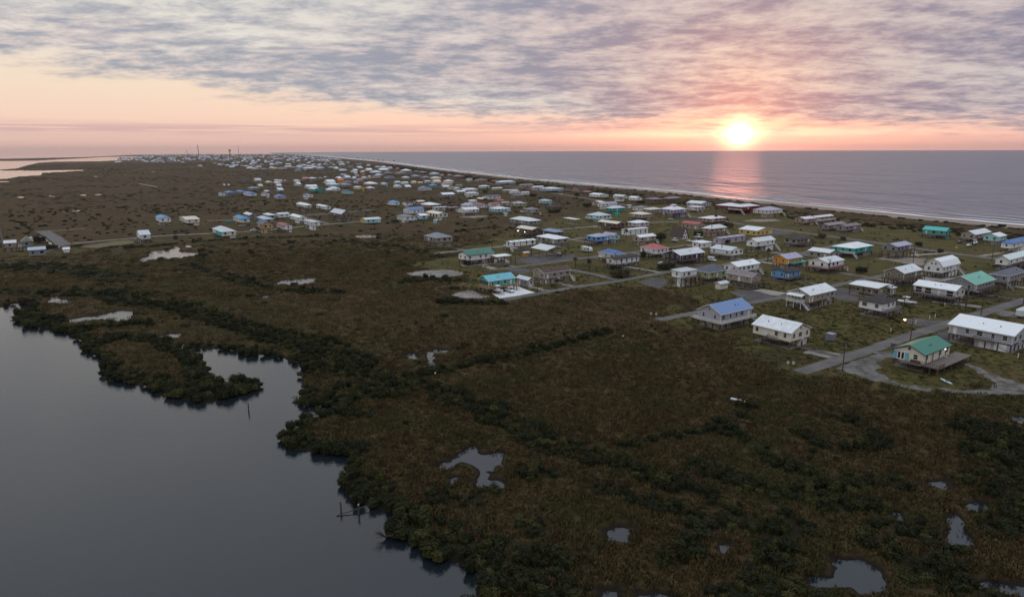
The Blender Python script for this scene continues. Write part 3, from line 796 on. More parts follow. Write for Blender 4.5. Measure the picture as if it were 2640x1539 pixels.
def shrub_density(x, y, wd=None):
    n1 = fbm(x * .045, y * .045, 21, 4); n2 = fbm(x * .2, y * .2, 33, 3)
    dmap = np.clip((n1 - .52) * 3.2, 0, 1) * .10
    for P, w in band_lines:
        x0, y0 = P.min(0) - 3 * w; x1, y1 = P.max(0) + 3 * w
        m = (x > x0) & (x < x1) & (y > y0) & (y < y1)
        if not m.any(): continue
        dd = dist_line(P, x[m], y[m]) + (n2[m] - .5) * w * 1.3
        dmap[m] = np.maximum(dmap[m], np.clip((w - dd) / (w * .5), 0, 1))
    if wd is not None:
        bd_ = dist_line(ALLW[0], x, y, True)
        dmap = np.maximum(dmap, np.clip((4.5 + (n2 - .5) * 9 - bd_) / 3, 0, 1) * (np.hypot(x, y) < 330) * (n1 > .34))
        dmap = dmap * np.where(bd_ < 12, 1.0, np.clip((wd - 1.2) / 1.5, 0, 1))
    return dmap * np.clip(.35 + n2 * 1.25, 0, 1)

# ------------------------------------------------------------------ terrain sheet
NA, NR = 620, 460
az_ = np.linspace(R(-54), R(54), NA)
rad_ = np.concatenate([np.geomspace(30, 420, int(NR * .68)), np.geomspace(424, 9500, NR - int(NR * .68))])
AZ, RD = np.meshgrid(az_, rad_)
TX, TY = (RD * np.sin(AZ)).ravel(), (RD * np.cos(AZ)).ravel()
wd = water_sd(TX, TY)
wob = (fbm(TX * .35, TY * .35, 3, 3) - .5) * np.where(RD.ravel() < 500, 3.4, 0)
wdn = wd + wob
ss_ = sea_side(TX, TY)
rdist = road_dist(TX, TY); hdist = house_dist(TX, TY)
lawn = lawn_mask(TX, TY)
flat = np.clip(np.minimum(rdist, hdist) / 6, 0, 1) * (1 - lawn * .94) * (~yard_in(TX, TY, 1.0))
z = (fbm(TX * .22, TY * .22, 9, 4) - .45) * .42 * flat * np.clip(wdn / 4, 0, 1) * (RD.ravel() < 700)
z = np.where(wdn < 1.2, np.clip((wdn - 1.2) * .45 - .0, -1.8, 0), z)
dune = np.exp(-((ss_ + 62) / 16) ** 2) * (1.4 + 1.4 * fbm(TX * .06, TY * .06, 40, 3)) + np.exp(-((ss_ + 95) / 22) ** 2) * .8
z = z + dune * np.clip(hdist / 8, 0, 1) * np.clip(rdist / 8, 0, 1)
z = np.where(ss_ > -34, np.minimum(z, (-ss_) * .022 - .42), z)
z = np.maximum(z, -3.0)
TV = np.column_stack([TX, TY, z])
ii = np.arange(NR - 1)[:, None] * NA + np.arange(NA - 1)[None, :]
TF = np.stack([ii, ii + 1, ii + 1 + NA, ii + NA], -1).reshape(-1, 4)
deep = z[TF].max(1) < -1.5
TF = TF[~deep]
me = bpy.data.meshes.new('ground')
me.vertices.add(len(TV)); me.vertices.foreach_set('co', TV.ravel())
me.loops.add(TF.size); me.loops.foreach_set('vertex_index', TF[:, ::-1].ravel())
me.polygons.add(len(TF)); me.polygons.foreach_set('loop_start', np.arange(0, TF.size, 4)); me.polygons.foreach_set('use_smooth', np.ones(len(TF), bool))
me.update(); me.validate()
def fattr(me, name, v):
    a = me.attributes.new(name, 'FLOAT', 'POINT'); a.data.foreach_set('value', np.asarray(v, np.float32))
sand = np.clip((ss_ + 36 + (fbm(TX * .1, TY * .1, 60, 3) - .5) * 22) / 8, 0, 1) * (ss_ < 40)
shr = shrub_density(TX, TY, np.maximum(wdn, 0))
fattr(me, 'lawn', lawn); fattr(me, 'sand', sand); fattr(me, 'mud', np.clip(1 - wdn / 2.6, 0, 1)); fattr(me, 'shrub', shr)
ground = bpy.data.objects.new('ground', me); COL.objects.link(ground)
tag(ground, 'low marsh island ground of brown grass, lawns and beach', kind='structure')

def attr(nt, name):
    n = nt.nodes.new('ShaderNodeAttribute'); n.attribute_name = name; return S(nt, n.outputs['Fac'])
m, nt, b = new_mat('marsh_ground')
P = gpos(nt)
a1 = noise(nt, P, .018, 5, .6); a2 = noise(nt, P, .11, 5, .62); a3 = noise(nt, P, .9, 5, .7)
straw = mixc(nt, (a2 * .7 + a3 * .5).ss(.38, .78), (.034, .022, .0095), (.090, .058, .025))
olive = mixc(nt, (a3 * .6 + a2 * .5).ss(.35, .8), (.022, .020, .008), (.060, .048, .018))
marsh = mixc(nt, (a1 * .75 + a2 * .45).ss(.54, .78) * .85, straw, olive)
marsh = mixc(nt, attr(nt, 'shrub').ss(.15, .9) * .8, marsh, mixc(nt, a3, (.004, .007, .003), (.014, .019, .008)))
a4 = noise(nt, P, .045, 4, .6)
lawnc = mixc(nt, (a2 * .6 + a3 * .6).ss(.36, .84), (.034, .034, .011), (.120, .100, .030))
lawnc = mixc(nt, a4.ss(.42, .66) * .75, lawnc, mixc(nt, a3, (.068, .050, .020), (.130, .090, .038)))
lawnc = mixc(nt, (a1 + a3 * .3).ss(.70, .84) * .7, lawnc, (.022, .022, .009))
c = mixc(nt, attr(nt, 'lawn'), marsh, lawnc)
c = mixc(nt, attr(nt, 'mud').ss(.15, .8) * .9, c, (.013, .010, .007))
c = mixc(nt, attr(nt, 'sand'), c, mixc(nt, a2, (.23, .18, .15), (.36, .30, .25)))
setc(nt, b, c); b.inputs['Roughness'].default_value = .95; b.inputs['Specular IOR Level'].default_value = .15
bump(nt, b, a3 * .7 + a2, .9, 1.2)
ground.data.materials.append(m)
M_GROUND = m

# ------------------------------------------------------------------ water
def water_mat(name, s1, s2, st, rough, base, stretch=(1, 1, 1), bd=1.0, ior=1.333, swell=0):
    m, nt, b = new_mat(name)
    P = gpos(nt)
    n = nt.nodes.new('ShaderNodeMapping'); nt.links.new(P.k, n.inputs[0]); n.inputs['Rotation'].default_value = (0, 0, R(-18)); n.inputs['Scale'].default_value = stretch
    V = S(nt, n.outputs[0])
    h = noise(nt, V, s1, 4, .6) + noise(nt, V, s2, 3, .5) * .35
    if swell: h = h + noise(nt, V, .03, 3, .6) * swell + noise(nt, V, .009, 3, .6) * swell * 2.4
    setc(nt, b, base); b.inputs['Roughness'].default_value = rough; b.inputs['IOR'].default_value = ior
    bump(nt, b, h, st, bd)
    return m, nt, b, V
M_BAY, _, _, _ = water_mat('bay_water', .9, 3.6, .055, .06, (.010, .015, .019), ior=1.48)
M_SEA, nts, bs, Vs = water_mat('sea_water', .16, .55, 1.0, .30, (.042, .050, .088), (1, .4, 1), 1.6, 1.5, 9.0)
bay = mesh_obj('bay_water', [(-14500, -300, -.40), (700, -300, -.40), (700, 330, -.40), (150, 400, -.40), (-5200, 14500, -.40), (-14500, 14500, -.40)], [(0, 1, 2, 3, 4, 5)], M_BAY)
tag(bay, 'calm grey-blue bay and marsh pools', kind='structure')
NS = 96
sv = [(15000 * math.cos(a), 15000 * math.sin(a), -.62) for a in np.linspace(0, 2 * math.pi, NS, endpoint=False)]
sea = mesh_obj('sea', sv, [tuple(range(NS))], M_SEA)
tag(sea, 'rippled mauve sea out to the horizon', kind='structure')


# broken lines of surf along the beach
m, nt, b = new_mat('surf_foam'); P = gpos(nt)
setc(nt, b, mixc(nt, noise(nt, P, .6, 4), (.62, .6, .6), (.85, .83, .82))); b.inputs['Roughness'].default_value = .7
M_FOAM = m
bv = BEACH
m, nt, b = new_mat('wet_sand'); P = gpos(nt)
setc(nt, b, mixc(nt, noise(nt, P, .3, 3), (.10, .08, .07), (.16, .13, .115))); b.inputs['Roughness'].default_value = .22; b.inputs['IOR'].default_value = 1.5
M_WET = m
def offs_line(P, off, step, wfun, zz, name, mat, label):
    seg = np.diff(P, axis=0); L = np.hypot(seg[:, 0], seg[:, 1]); cum = np.concatenate([[0], np.cumsum(L)])
    t = []; s0 = 0
    while s0 < cum[-1]:
        t.append(s0); s0 += step(s0)
    t = np.array(t); x = np.interp(t, cum, P[:, 0]); y = np.interp(t, cum, P[:, 1])
    tx, ty = np.gradient(x, t), np.gradient(y, t); ln = np.hypot(tx, ty); nx, ny = ty / ln, -tx / ln
    o = off(t, x, y); w = wfun(t, x, y)
    V = []; F = []; za, zb = zz if isinstance(zz, tuple) else (zz, zz)
    for i in range(len(t)):
        V += [(x[i] + nx[i] * (o[i] - w[i] / 2), y[i] + ny[i] * (o[i] - w[i] / 2), za), (x[i] + nx[i] * (o[i] + w[i] / 2), y[i] + ny[i] * (o[i] + w[i] / 2), zb)]
        if i and (w[i] > .15 or w[i - 1] > .15): F.append((2 * i - 2, 2 * i - 1, 2 * i + 1, 2 * i))
    o_ = mesh_obj(name, V, F, mat)
    tag(o_, label, kind='stuff'); return o_
stepf = lambda s0: 3.0 + s0 * .004
for k, (o0, w0, thr, sd) in enumerate([(5, 5.0, .16, 70), (21, 3.0, .44, 71), (42, 2.2, .50, 73), (68, 1.6, .56, 74)]):
    offs_line(bv, lambda t, x, y: o0 + (fbm(t * .03, t * 0 + sd, sd, 3) - .5) * 9, stepf,
              lambda t, x, y: w0 * np.clip((fbm(t * .02, t * 0 + 3, sd + 9, 3) - thr + .12) * 5, 0, 1) * (1 + t * .0006), -.46, 'surf_foam', M_FOAM, 'pale broken lines of surf along the beach')
ws = offs_line(bv, lambda t, x, y: -4.5 + (fbm(t * .02, t * 0 + 8, 81, 3) - .5) * 3, stepf, lambda t, x, y: 9 + t * 0 + (fbm(t * .015, t * 0 + 8, 82, 2) - .5) * 6, (-.05, -.50), 'wet_sand', M_WET, 'shining strip of wet sand along the waterline'); ws['kind'] = 'structure'

# ------------------------------------------------------------------ road and yard meshes
def surf_mat(name, c1, c2, sc=1.5, rough=.9, bs=.25, weeds=0.0):
    m, nt, b = new_mat(name); P = gpos(nt)
    n1 = noise(nt, P, sc, 5, .65); n2 = noise(nt, P, .12, 4)
    c_ = mixc(nt, (n1 * .6 + n2 * .55).ss(.38, .75), c1, c2)
    if weeds: c_ = mixc(nt, (noise(nt, P, .22, 5, .65) + (n1 - .5) * .25).ss(.50, .60) * weeds, c_, (.032, .030, .014))
    setc(nt, b, c_); b.inputs['Roughness'].default_value = rough
    bump(nt, b, n1, bs, .05)
    return m
SM = {'asphalt': surf_mat('worn_asphalt', (.075, .068, .066), (.135, .122, .118), .8, weeds=.2), 'gravel': surf_mat('pale_gravel', (.13, .118, .105), (.27, .245, .22), 2.0, weeds=.55), 'gravel2': surf_mat('grey_gravel', (.050, .047, .046), (.17, .155, .145), .35, weeds=.8),
      'darkgravel': surf_mat('dark_gravel', (.040, .037, .041), (.095, .087, .09), 1.2, weeds=.5), 'concrete': surf_mat('new_concrete', (.55, .55, .56), (.68, .68, .68), .5), 'concrete2': surf_mat('old_concrete', (.19, .17, .155), (.30, .275, .25), .5),
      'sand': surf_mat('bare_sand', (.17, .135, .11), (.27, .225, .185), .7, weeds=.5), 'lawnyellow': surf_mat('dry_grass', (.07, .06, .02), (.14, .11, .04), .5)}
SHOULDER = surf_mat('sandy_shoulder', (.045, .038, .024), (.09, .076, .05), .6, weeds=.9)
for nm, w, P, lab, mt in ROADS:
    pts = arr([unproj(*p) for p in P])
    seg = np.diff(pts, axis=0); L = np.hypot(seg[:, 0], seg[:, 1]); cum = np.concatenate([[0], np.cumsum(L)])
    t = np.arange(0, cum[-1], 3.0 if cum[-1] < 800 else 12.0)
    x, y = np.interp(t, cum, pts[:, 0]), np.interp(t, cum, pts[:, 1])
    k = np.ones(5) / 5
    if len(x) > 12:
        xs, ys = np.convolve(x, k, 'same'), np.convolve(y, k, 'same'); x[3:-3], y[3:-3] = xs[3:-3], ys[3:-3]
    tx, ty = np.gradient(x), np.gradient(y); ln = np.hypot(tx, ty) + 1e-6; nx, ny = -ty / ln, tx / ln
    V, F = [], []
    for i in range(len(x)):
        for sgn in (-1, -.5, 0, .5, 1):
            e = w / 2 * sgn + (random.uniform(-.22, .22) if abs(sgn) == 1 else 0)
            V.append((x[i] + nx[i] * e, y[i] + ny[i] * e, .075 + .03 * (1 - abs(sgn))))
        if i:
            for j in range(4):
                F.append((5 * i - 5 + j, 5 * i + j, 5 * i + 1 + j, 5 * i - 4 + j))
    o = mesh_obj('road', V, [f[::-1] for f in F], SM[mt])
    tag(o, lab, kind='structure')
    sh = []
    for i in range(len(x)):
        for sgn in (-1, 1):
            e = w / 2 * sgn * 1.0 + sgn * (random.uniform(.05, .7))
            sh.append((x[i] + nx[i] * e, y[i] + ny[i] * e, .066))
    o2 = mesh_obj('road_shoulder', sh, [(2 * i - 2, 2 * i - 1, 2 * i + 1, 2 * i) for i in range(1, len(x))], SHOULDER)
    tag(o2, 'sandy shoulder of the ' + ' '.join(lab.split()[:9]), kind='structure')
from mathutils.geometry import tessellate_polygon
for (zn, P, mt, lab), poly in zip(YARDS, yard_polys):
    Q = []
    n = len(poly)
    for i in range(n):
        a, b_ = poly[i], poly[(i + 1) % n]
        k = max(1, int(np.hypot(*(b_ - a)) / 1.2))
        for j in range(k):
            p = a + (b_ - a) * j / k
            amp = .1 if 'concrete' in mt else .8
            Q.append(Vector((p[0] + random.uniform(-amp, amp), p[1] + random.uniform(-amp, amp), .045)))
    tris = tessellate_polygon([Q])
    o = mesh_obj('yard_ground', Q, [tuple(t) for t in tris], SM[mt])
    tag(o, lab, kind='structure')

def cyl(V, F, p0, p1, r0, r1, n=8):
    a, b_ = Vector(p0), Vector(p1); ax = (b_ - a).normalized()
    u = ax.orthogonal().normalized(); v = ax.cross(u); k = len(V)
    for p, r in ((a, r0), (b_, r1)):
        for i in range(n):
            t = 2 * math.pi * i / n; V.append(p + (u * math.cos(t) + v * math.sin(t)) * r)
    for i in range(n): F.append((k + i, k + (i + 1) % n, k + n + (i + 1) % n, k + n + i))
    F.append(tuple(range(k + n - 1, k - 1, -1))); F.append(tuple(range(k + n, k + 2 * n)))
# ------------------------------------------------------------------ building materials
RC = dict(white=(.70, .74, .77), lavwhite=(.68, .66, .72), pale=(.52, .57, .62), palegreen=(.60, .70, .68), paleblue=(.40, .50, .60), cream=(.62, .58, .48), grey=(.22, .24, .28), slate=(.13, .14, .18),
          lilac=(.34, .33, .46), mauve=(.25, .21, .23), bluegrey=(.13, .22, .42), blue=(.06, .16, .42), blueroof=(.20, .28, .45), brightblue=(.03, .26, .55), aqua=(.13, .45, .55), teal=(.03, .40, .38), green=(.025, .17, .12),
          mint=(.16, .48, .38), brown=(.085, .05, .042), brownroof=(.075, .055, .045), dark=(.045, .038, .042), red=(.36, .07, .07), rosered=(.42, .16, .17), redbright=(.48, .06, .03), redbrownroof=(.24, .07, .06), maroon=(.25, .03, .05),
          greygreen=(.12, .15, .13), tan=(.32, .27, .22))
WC = dict(white=(.74, .75, .75), lightgrey=(.40, .41, .47), cream=(.68, .64, .54), tan=(.34, .29, .245), khaki=(.22, .185, .14), grey=(.24, .24, .25), greywall=(.27, .26, .24), palewall=(.52, .52, .50), tealwall=(.05, .36, .31), greenwall=(.17, .30, .26),
          mauvewall=(.26, .22, .23), rose=(.36, .25, .22), yellow=(.60, .44, .18), lilacwall=(.46, .42, .48), orange=(.62, .26, .03), skyblue=(.14, .36, .66), paleblue=(.38, .52, .62), greenyellow=(.36, .38, .20), purple=(.055, .040, .065),
          pinkwhite=(.55, .47, .47), brownwall=(.14, .10, .08), aqua=(.36, .62, .64), turq=(.06, .46, .46), lilacblue=(.36, .38, .58), redbrown=(.20, .06, .045), stone=(.30, .24, .20), brownwood=(.20, .145, .12), sand=(.50, .36, .20), orangewall=(.52, .27, .15),
          slatewall=(.20, .25, .29), wood=(.36, .21, .09), red=(.26, .035, .03), teal=(.05, .33, .30), brown=(.105, .07, .055), rail_grey=(.30, .30, .32), window=(.015, .017, .02), trim=(.76, .76, .76), cyan=(.03, .50, .55))
_mc = {}
def roof_mat(col, axis):
    k = ('roof', col, axis)
    if k in _mc: return _mc[k]
    m, nt, b = new_mat('roof_' + col)
    P = opos(nt); x, y, z = sepxyz(nt, P)
    c = RC[col]
    w = nt.nodes.new('ShaderNodeTexWave'); w.wave_type = 'BANDS'; w.bands_direction = 'X' if axis == 'R' else 'Y'; w.wave_profile = 'SAW'
    w.inputs['Scale'].default_value = .42; w.inputs['Distortion'].default_value = 0; nt.links.new(P.k, w.inputs[0])
    wv = S(nt, w.outputs['Fac'])
    n1 = noise(nt, P, .5, 5, .6); rnd = oinfo(nt)
    dk = tuple(v * .74 for v in c)
    mp = nt.nodes.new('ShaderNodeMapping'); nt.links.new(P.k, mp.inputs[0]); mp.inputs['Scale'].default_value = (2.2, .35, .5) if axis == 'R' else (.35, 2.2, .5)
    n2 = noise(nt, S(nt, mp.outputs[0]), .9, 4, .6)
    col_ = mixc(nt, (n1 * .45 + n2 * .5 + (rnd - .5) * .3).ss(.28, .62), dk, c)
    col_ = mixc(nt, wv.ss(.90, 1.0) * .22, col_, tuple(v * .5 for v in c))
    setc(nt, b, col_); b.inputs['Roughness'].default_value = .42 if col not in ('brown', 'brownroof', 'dark', 'slate', 'mauve', 'grey') else .85
    b.inputs['Specular IOR Level'].default_value = .4
    bump(nt, b, wv, .25, .04)
    _mc[k] = m; return m
def wall_mat(col, rough=.75):
    k = ('wall', col)
    if k in _mc: return _mc[k]
    m, nt, b = new_mat('wall_' + col)
    P = opos(nt); c = WC[col]
    w = nt.nodes.new('ShaderNodeTexWave'); w.wave_type = 'BANDS'; w.bands_direction = 'Z'; w.wave_profile = 'SAW'; w.inputs['Scale'].default_value = .95; w.inputs['Distortion'].default_value = 0
    nt.links.new(P.k, w.inputs[0]); wv = S(nt, w.outputs['Fac'])
    n1 = noise(nt, P, .7, 5, .65); rnd = oinfo(nt)
    col_ = mixc(nt, (n1 + (rnd - .5) * .15).ss(.28, .72), tuple(v * .80 for v in c), c)
    setc(nt, b, col_); b.inputs['Roughness'].default_value = rough; b.inputs['Specular IOR Level'].default_value = .25
    bump(nt, b, wv, .4, .03)
    _mc[k] = m; return m
def plain_mat(name, c, rough=.7, metal=0.0, emit=None, es=0.0, spec=.4):
    k = ('plain', name)
    if k in _mc: return _mc[k]
    m, nt, b = new_mat(name); P = opos(nt); n1 = noise(nt, P, 1.7, 4, .6)
    setc(nt, b, mixc(nt, n1.ss(.3, .7), tuple(v * .75 for v in c), c)); b.inputs['Roughness'].default_value = rough; b.inputs['Metallic'].default_value = metal; b.inputs['Specular IOR Level'].default_value = spec
    if emit: b.inputs['Emission Color'].default_value = tuple(emit) + (1,); b.inputs['Emission Strength'].default_value = es
    _mc[k] = m; return m
M_POST = plain_mat('weathered_post', (.085, .062, .05), .9)
M_POSTW = plain_mat('painted_post', (.62, .60, .58), .7)
M_GLASS = plain_mat('window_glass', (.012, .014, .018), .08, spec=.6)
M_TRIM = plain_mat('white_trim', (.74, .74, .74), .6)
M_DECK = plain_mat('deck_boards', (.17, .14, .125), .85)
M_STRAP = plain_mat('black_strap', (.02, .02, .022), .7)
M_BLOCK = plain_mat('enclosed_base', (.30, .265, .235), .9)
M_SLAB = plain_mat('house_slab', (.24, .21, .19), .9)

def cube_mesh():
    v = [(x, y, z) for x in (-.5, .5) for y in (-.5, .5) for z in (-.5, .5)]
    f = [(0, 1, 3, 2), (4, 6, 7, 5), (0, 4, 5, 1), (2, 3, 7, 6), (0, 2, 6, 4), (1, 5, 7, 3)]
    me = bpy.data.meshes.new('unit_box'); me.from_pydata(v, [], f); me.update()
    return me
_box = {}
def box(name, mat, parent, lo, hi):
    """a part: one box that shares its mesh with all alike"""
    if mat.name not in _box:
        me = cube_mesh(); me.materials.append(mat); _box[mat.name] = me
    o = bpy.data.objects.new(name, _box[mat.name]); COL.objects.link(o)
    o.parent = parent
    o.location = [(a + b) / 2 for a, b in zip(lo, hi)]
    o.scale = [max(abs(b - a), .005) for a, b in zip(lo, hi)]
    return o
def boxes_mesh(name, mat, parent, L):
    """one part made of several boxes (a railing, a flight of stairs)"""
    V, F = [], []
    for lo, hi in L:
        n = len(V)
        V += [(x, y, z) for x in (lo[0], hi[0]) for y in (lo[1], hi[1]) for z in (lo[2], hi[2])]
        F += [tuple(n + i for i in f) for f in [(0, 1, 3, 2), (4, 6, 7, 5), (0, 4, 5, 1), (2, 3, 7, 6), (0, 2, 6, 4), (1, 5, 7, 3)]]
    return mesh_obj(name, V, F, mat, parent)
def slab(V, F, polys, th):
    """thicken roof planes"""
    for P in polys:
        n = len(V); k = len(P)
        V += [tuple(p) for p in P] + [(p[0], p[1], p[2] - th) for p in P]
        F.append(tuple(range(n, n + k))); F.append(tuple(range(n + 2 * k - 1, n + k - 1, -1)))
        for i in range(k):
            j = (i + 1) % k
            F.append((n + i, n + k + i, n + k + j, n + j))

def roof_planes(typ, ax, hx, hy, ze, rise):
    """roof planes over the rectangle +-hx, +-hy; ridge along x when ax is R"""
    if typ in ('f', 'cf'):
        return [[(-hx, -hy, ze), (hx, -hy, ze), (hx, hy, ze + rise), (-hx, hy, ze + rise)]], None
    if ax == 'L':
        pl, g = roof_planes(typ, 'R', hy, hx, ze, rise)
        return [[(-y, x, z) for x, y, z in P] for P in pl], g
    zr = ze + rise
    if typ in ('g', 'c', 'm', 'a'):
        return [[(-hx, -hy, ze), (hx, -hy, ze), (hx, 0, zr), (-hx, 0, zr)], [(hx, hy, ze), (-hx, hy, ze), (-hx, 0, zr), (hx, 0, zr)]], None
    if typ == 'b':
        ym, zm = hy * .62, ze + rise * .66
        return [[(-hx, -hy, ze), (hx, -hy, ze), (hx, -ym, zm), (-hx, -ym, zm)], [(-hx, -ym, zm), (hx, -ym, zm), (hx, 0, zr), (-hx, 0, zr)],
                [(hx, ym, zm), (-hx, ym, zm), (-hx, 0, zr), (hx, 0, zr)], [(hx, hy, ze), (-hx, hy, ze), (-hx, ym, zm), (hx, ym, zm)]], None
    if typ == 'h':
        if hx < hy: 
            pl, g = roof_planes('h', 'R', hy, hx, ze, rise)
            return [[(-y, x, z) for x, y, z in P] for P in pl], g
        r = max(hx - hy * .92, .15)
        return [[(-hx, -hy, ze), (hx, -hy, ze), (r, 0, zr), (-r, 0, zr)], [(hx, -hy, ze), (hx, hy, ze), (r, 0, zr)], [(hx, hy, ze), (-hx, hy, ze), (-r, 0, zr), (r, 0, zr)], [(-hx, hy, ze), (-hx, -hy, ze), (-r, 0, zr)]], None

def railing(name, mat, parent, pts, z, h=1.0, solid=False):
    L = []
    for (x0, y0), (x1, y1) in zip(pts, pts[1:]):
        lx, ly = min(x0, x1), min(y0, y1); ux, uy = max(x0, x1), max(y0, y1)
        L.append(((lx - .05, ly - .05, z + h - .1), (ux + .05, uy + .05, z + h)))
        L.append(((lx - .03, ly - .03, z + .12), (ux + .03, uy + .03, z + .2)))
        n = max(2, int(max(ux - lx, uy - ly) / (.28 if mat is M_TRIM else .45)))
        for i in range(n + 1):
            px, py = lx + (ux - lx) * i / n, ly + (uy - ly) * i / n
            e_ = .06 if mat is M_TRIM else .04; L.append(((px - e_, py - e_, z), (px + e_, py + e_, z + h - .1)))
    return boxes_mesh(name, mat, parent, L)

def stairs(parent, mat, x, y, z, dirx, diry, w=1.1):
    n = max(4, int(z / .24)); L = []
    run = z * 1.05
    for i in range(n):
        t = (i + .5) / n
        cx, cy, cz = x + dirx * run * t, y + diry * run * t, z * (1 - t)
        if dirx: L.append(((cx - .15, cy - w / 2, cz - .04), (cx + .15, cy + w / 2, cz + .04)))
        else: L.append(((cx - w / 2, cy - .15, cz - .04), (cx + w / 2, cy + .15, cz + .04)))
    o = boxes_mesh('stairs', mat, parent, L)
    V, F = [], []
    for sgn in (-1, 1):
        for dz in (-.12, .95):
            ox, oy = (0, sgn * w / 2) if dirx else (sgn * w / 2, 0)
            a = Vector((x + ox, y + oy, z + dz)); b_ = Vector((x + ox + dirx * run, y + oy + diry * run, max(dz, .02)))
            s = Vector((0, .04, 0)) if dirx else Vector((.04, 0, 0)); up = Vector((0, 0, .13 if dz < 0 else .08))
            n = len(V); V += [a - s, a + s, a + s + up, a - s + up, b_ - s, b_ + s, b_ + s + up, b_ - s + up]
            F += [(n, n + 1, n + 2, n + 3), (n + 7, n + 6, n + 5, n + 4), (n, n + 4, n + 5, n + 1), (n + 1, n + 5, n + 6, n + 2), (n + 2, n + 6, n + 7, n + 3), (n + 3, n + 7, n + 4, n)]
    mesh_obj('handrail', V, F, mat, o)
    return o

def window(parent, face, u, z, w, h, hx, hy, lod, frame=None, name='window'):
    """face 'y': wall at y=-hy (u along x); face 'x': wall at x=-hx (u along y)"""
    fm = frame or M_TRIM
    t = .06
    if face == 'y': lo, hi = (u - w / 2, -hy - t, z), (u + w / 2, -hy + .03, z + h)
    else: lo, hi = (-hx - t, u - w / 2, z), (-hx + .03, u + w / 2, z + h)
    if lod == 0:
        e = .09
        f = box(name, fm, parent, tuple(a - (e if i != (1 if face == 'y' else 0) else 0) for i, a in enumerate(lo)), tuple(a + (e if i != (1 if face == 'y' else 0) else 0) for i, a in enumerate(hi)))
        # the pane sits in front of the frame board, as a sub-part in the frame's own space
        p = box('pane', M_GLASS, f, (-.5, -.5, -.5), (.5, .5, .5))
        sx = w / (w + 2 * e); sz = h / (h + 2 * e)
        if face == 'y': p.scale = (sx, .5, sz); p.location = (0, -.45, 0)
        else: p.scale = (.5, sx, sz); p.location = (-.45, 0, 0)
        mm = box('glazing_bar', fm, f, (-.5, -.5, -.5), (.5, .5, .5))
        if face == 'y': mm.scale = (sx, .2, .06); mm.location = (0, -.68, 0)
        else: mm.scale = (.2, sx, .06); mm.location = (-.68, 0, 0)
        return f
    return box(name, M_GLASS, parent, lo, hi)

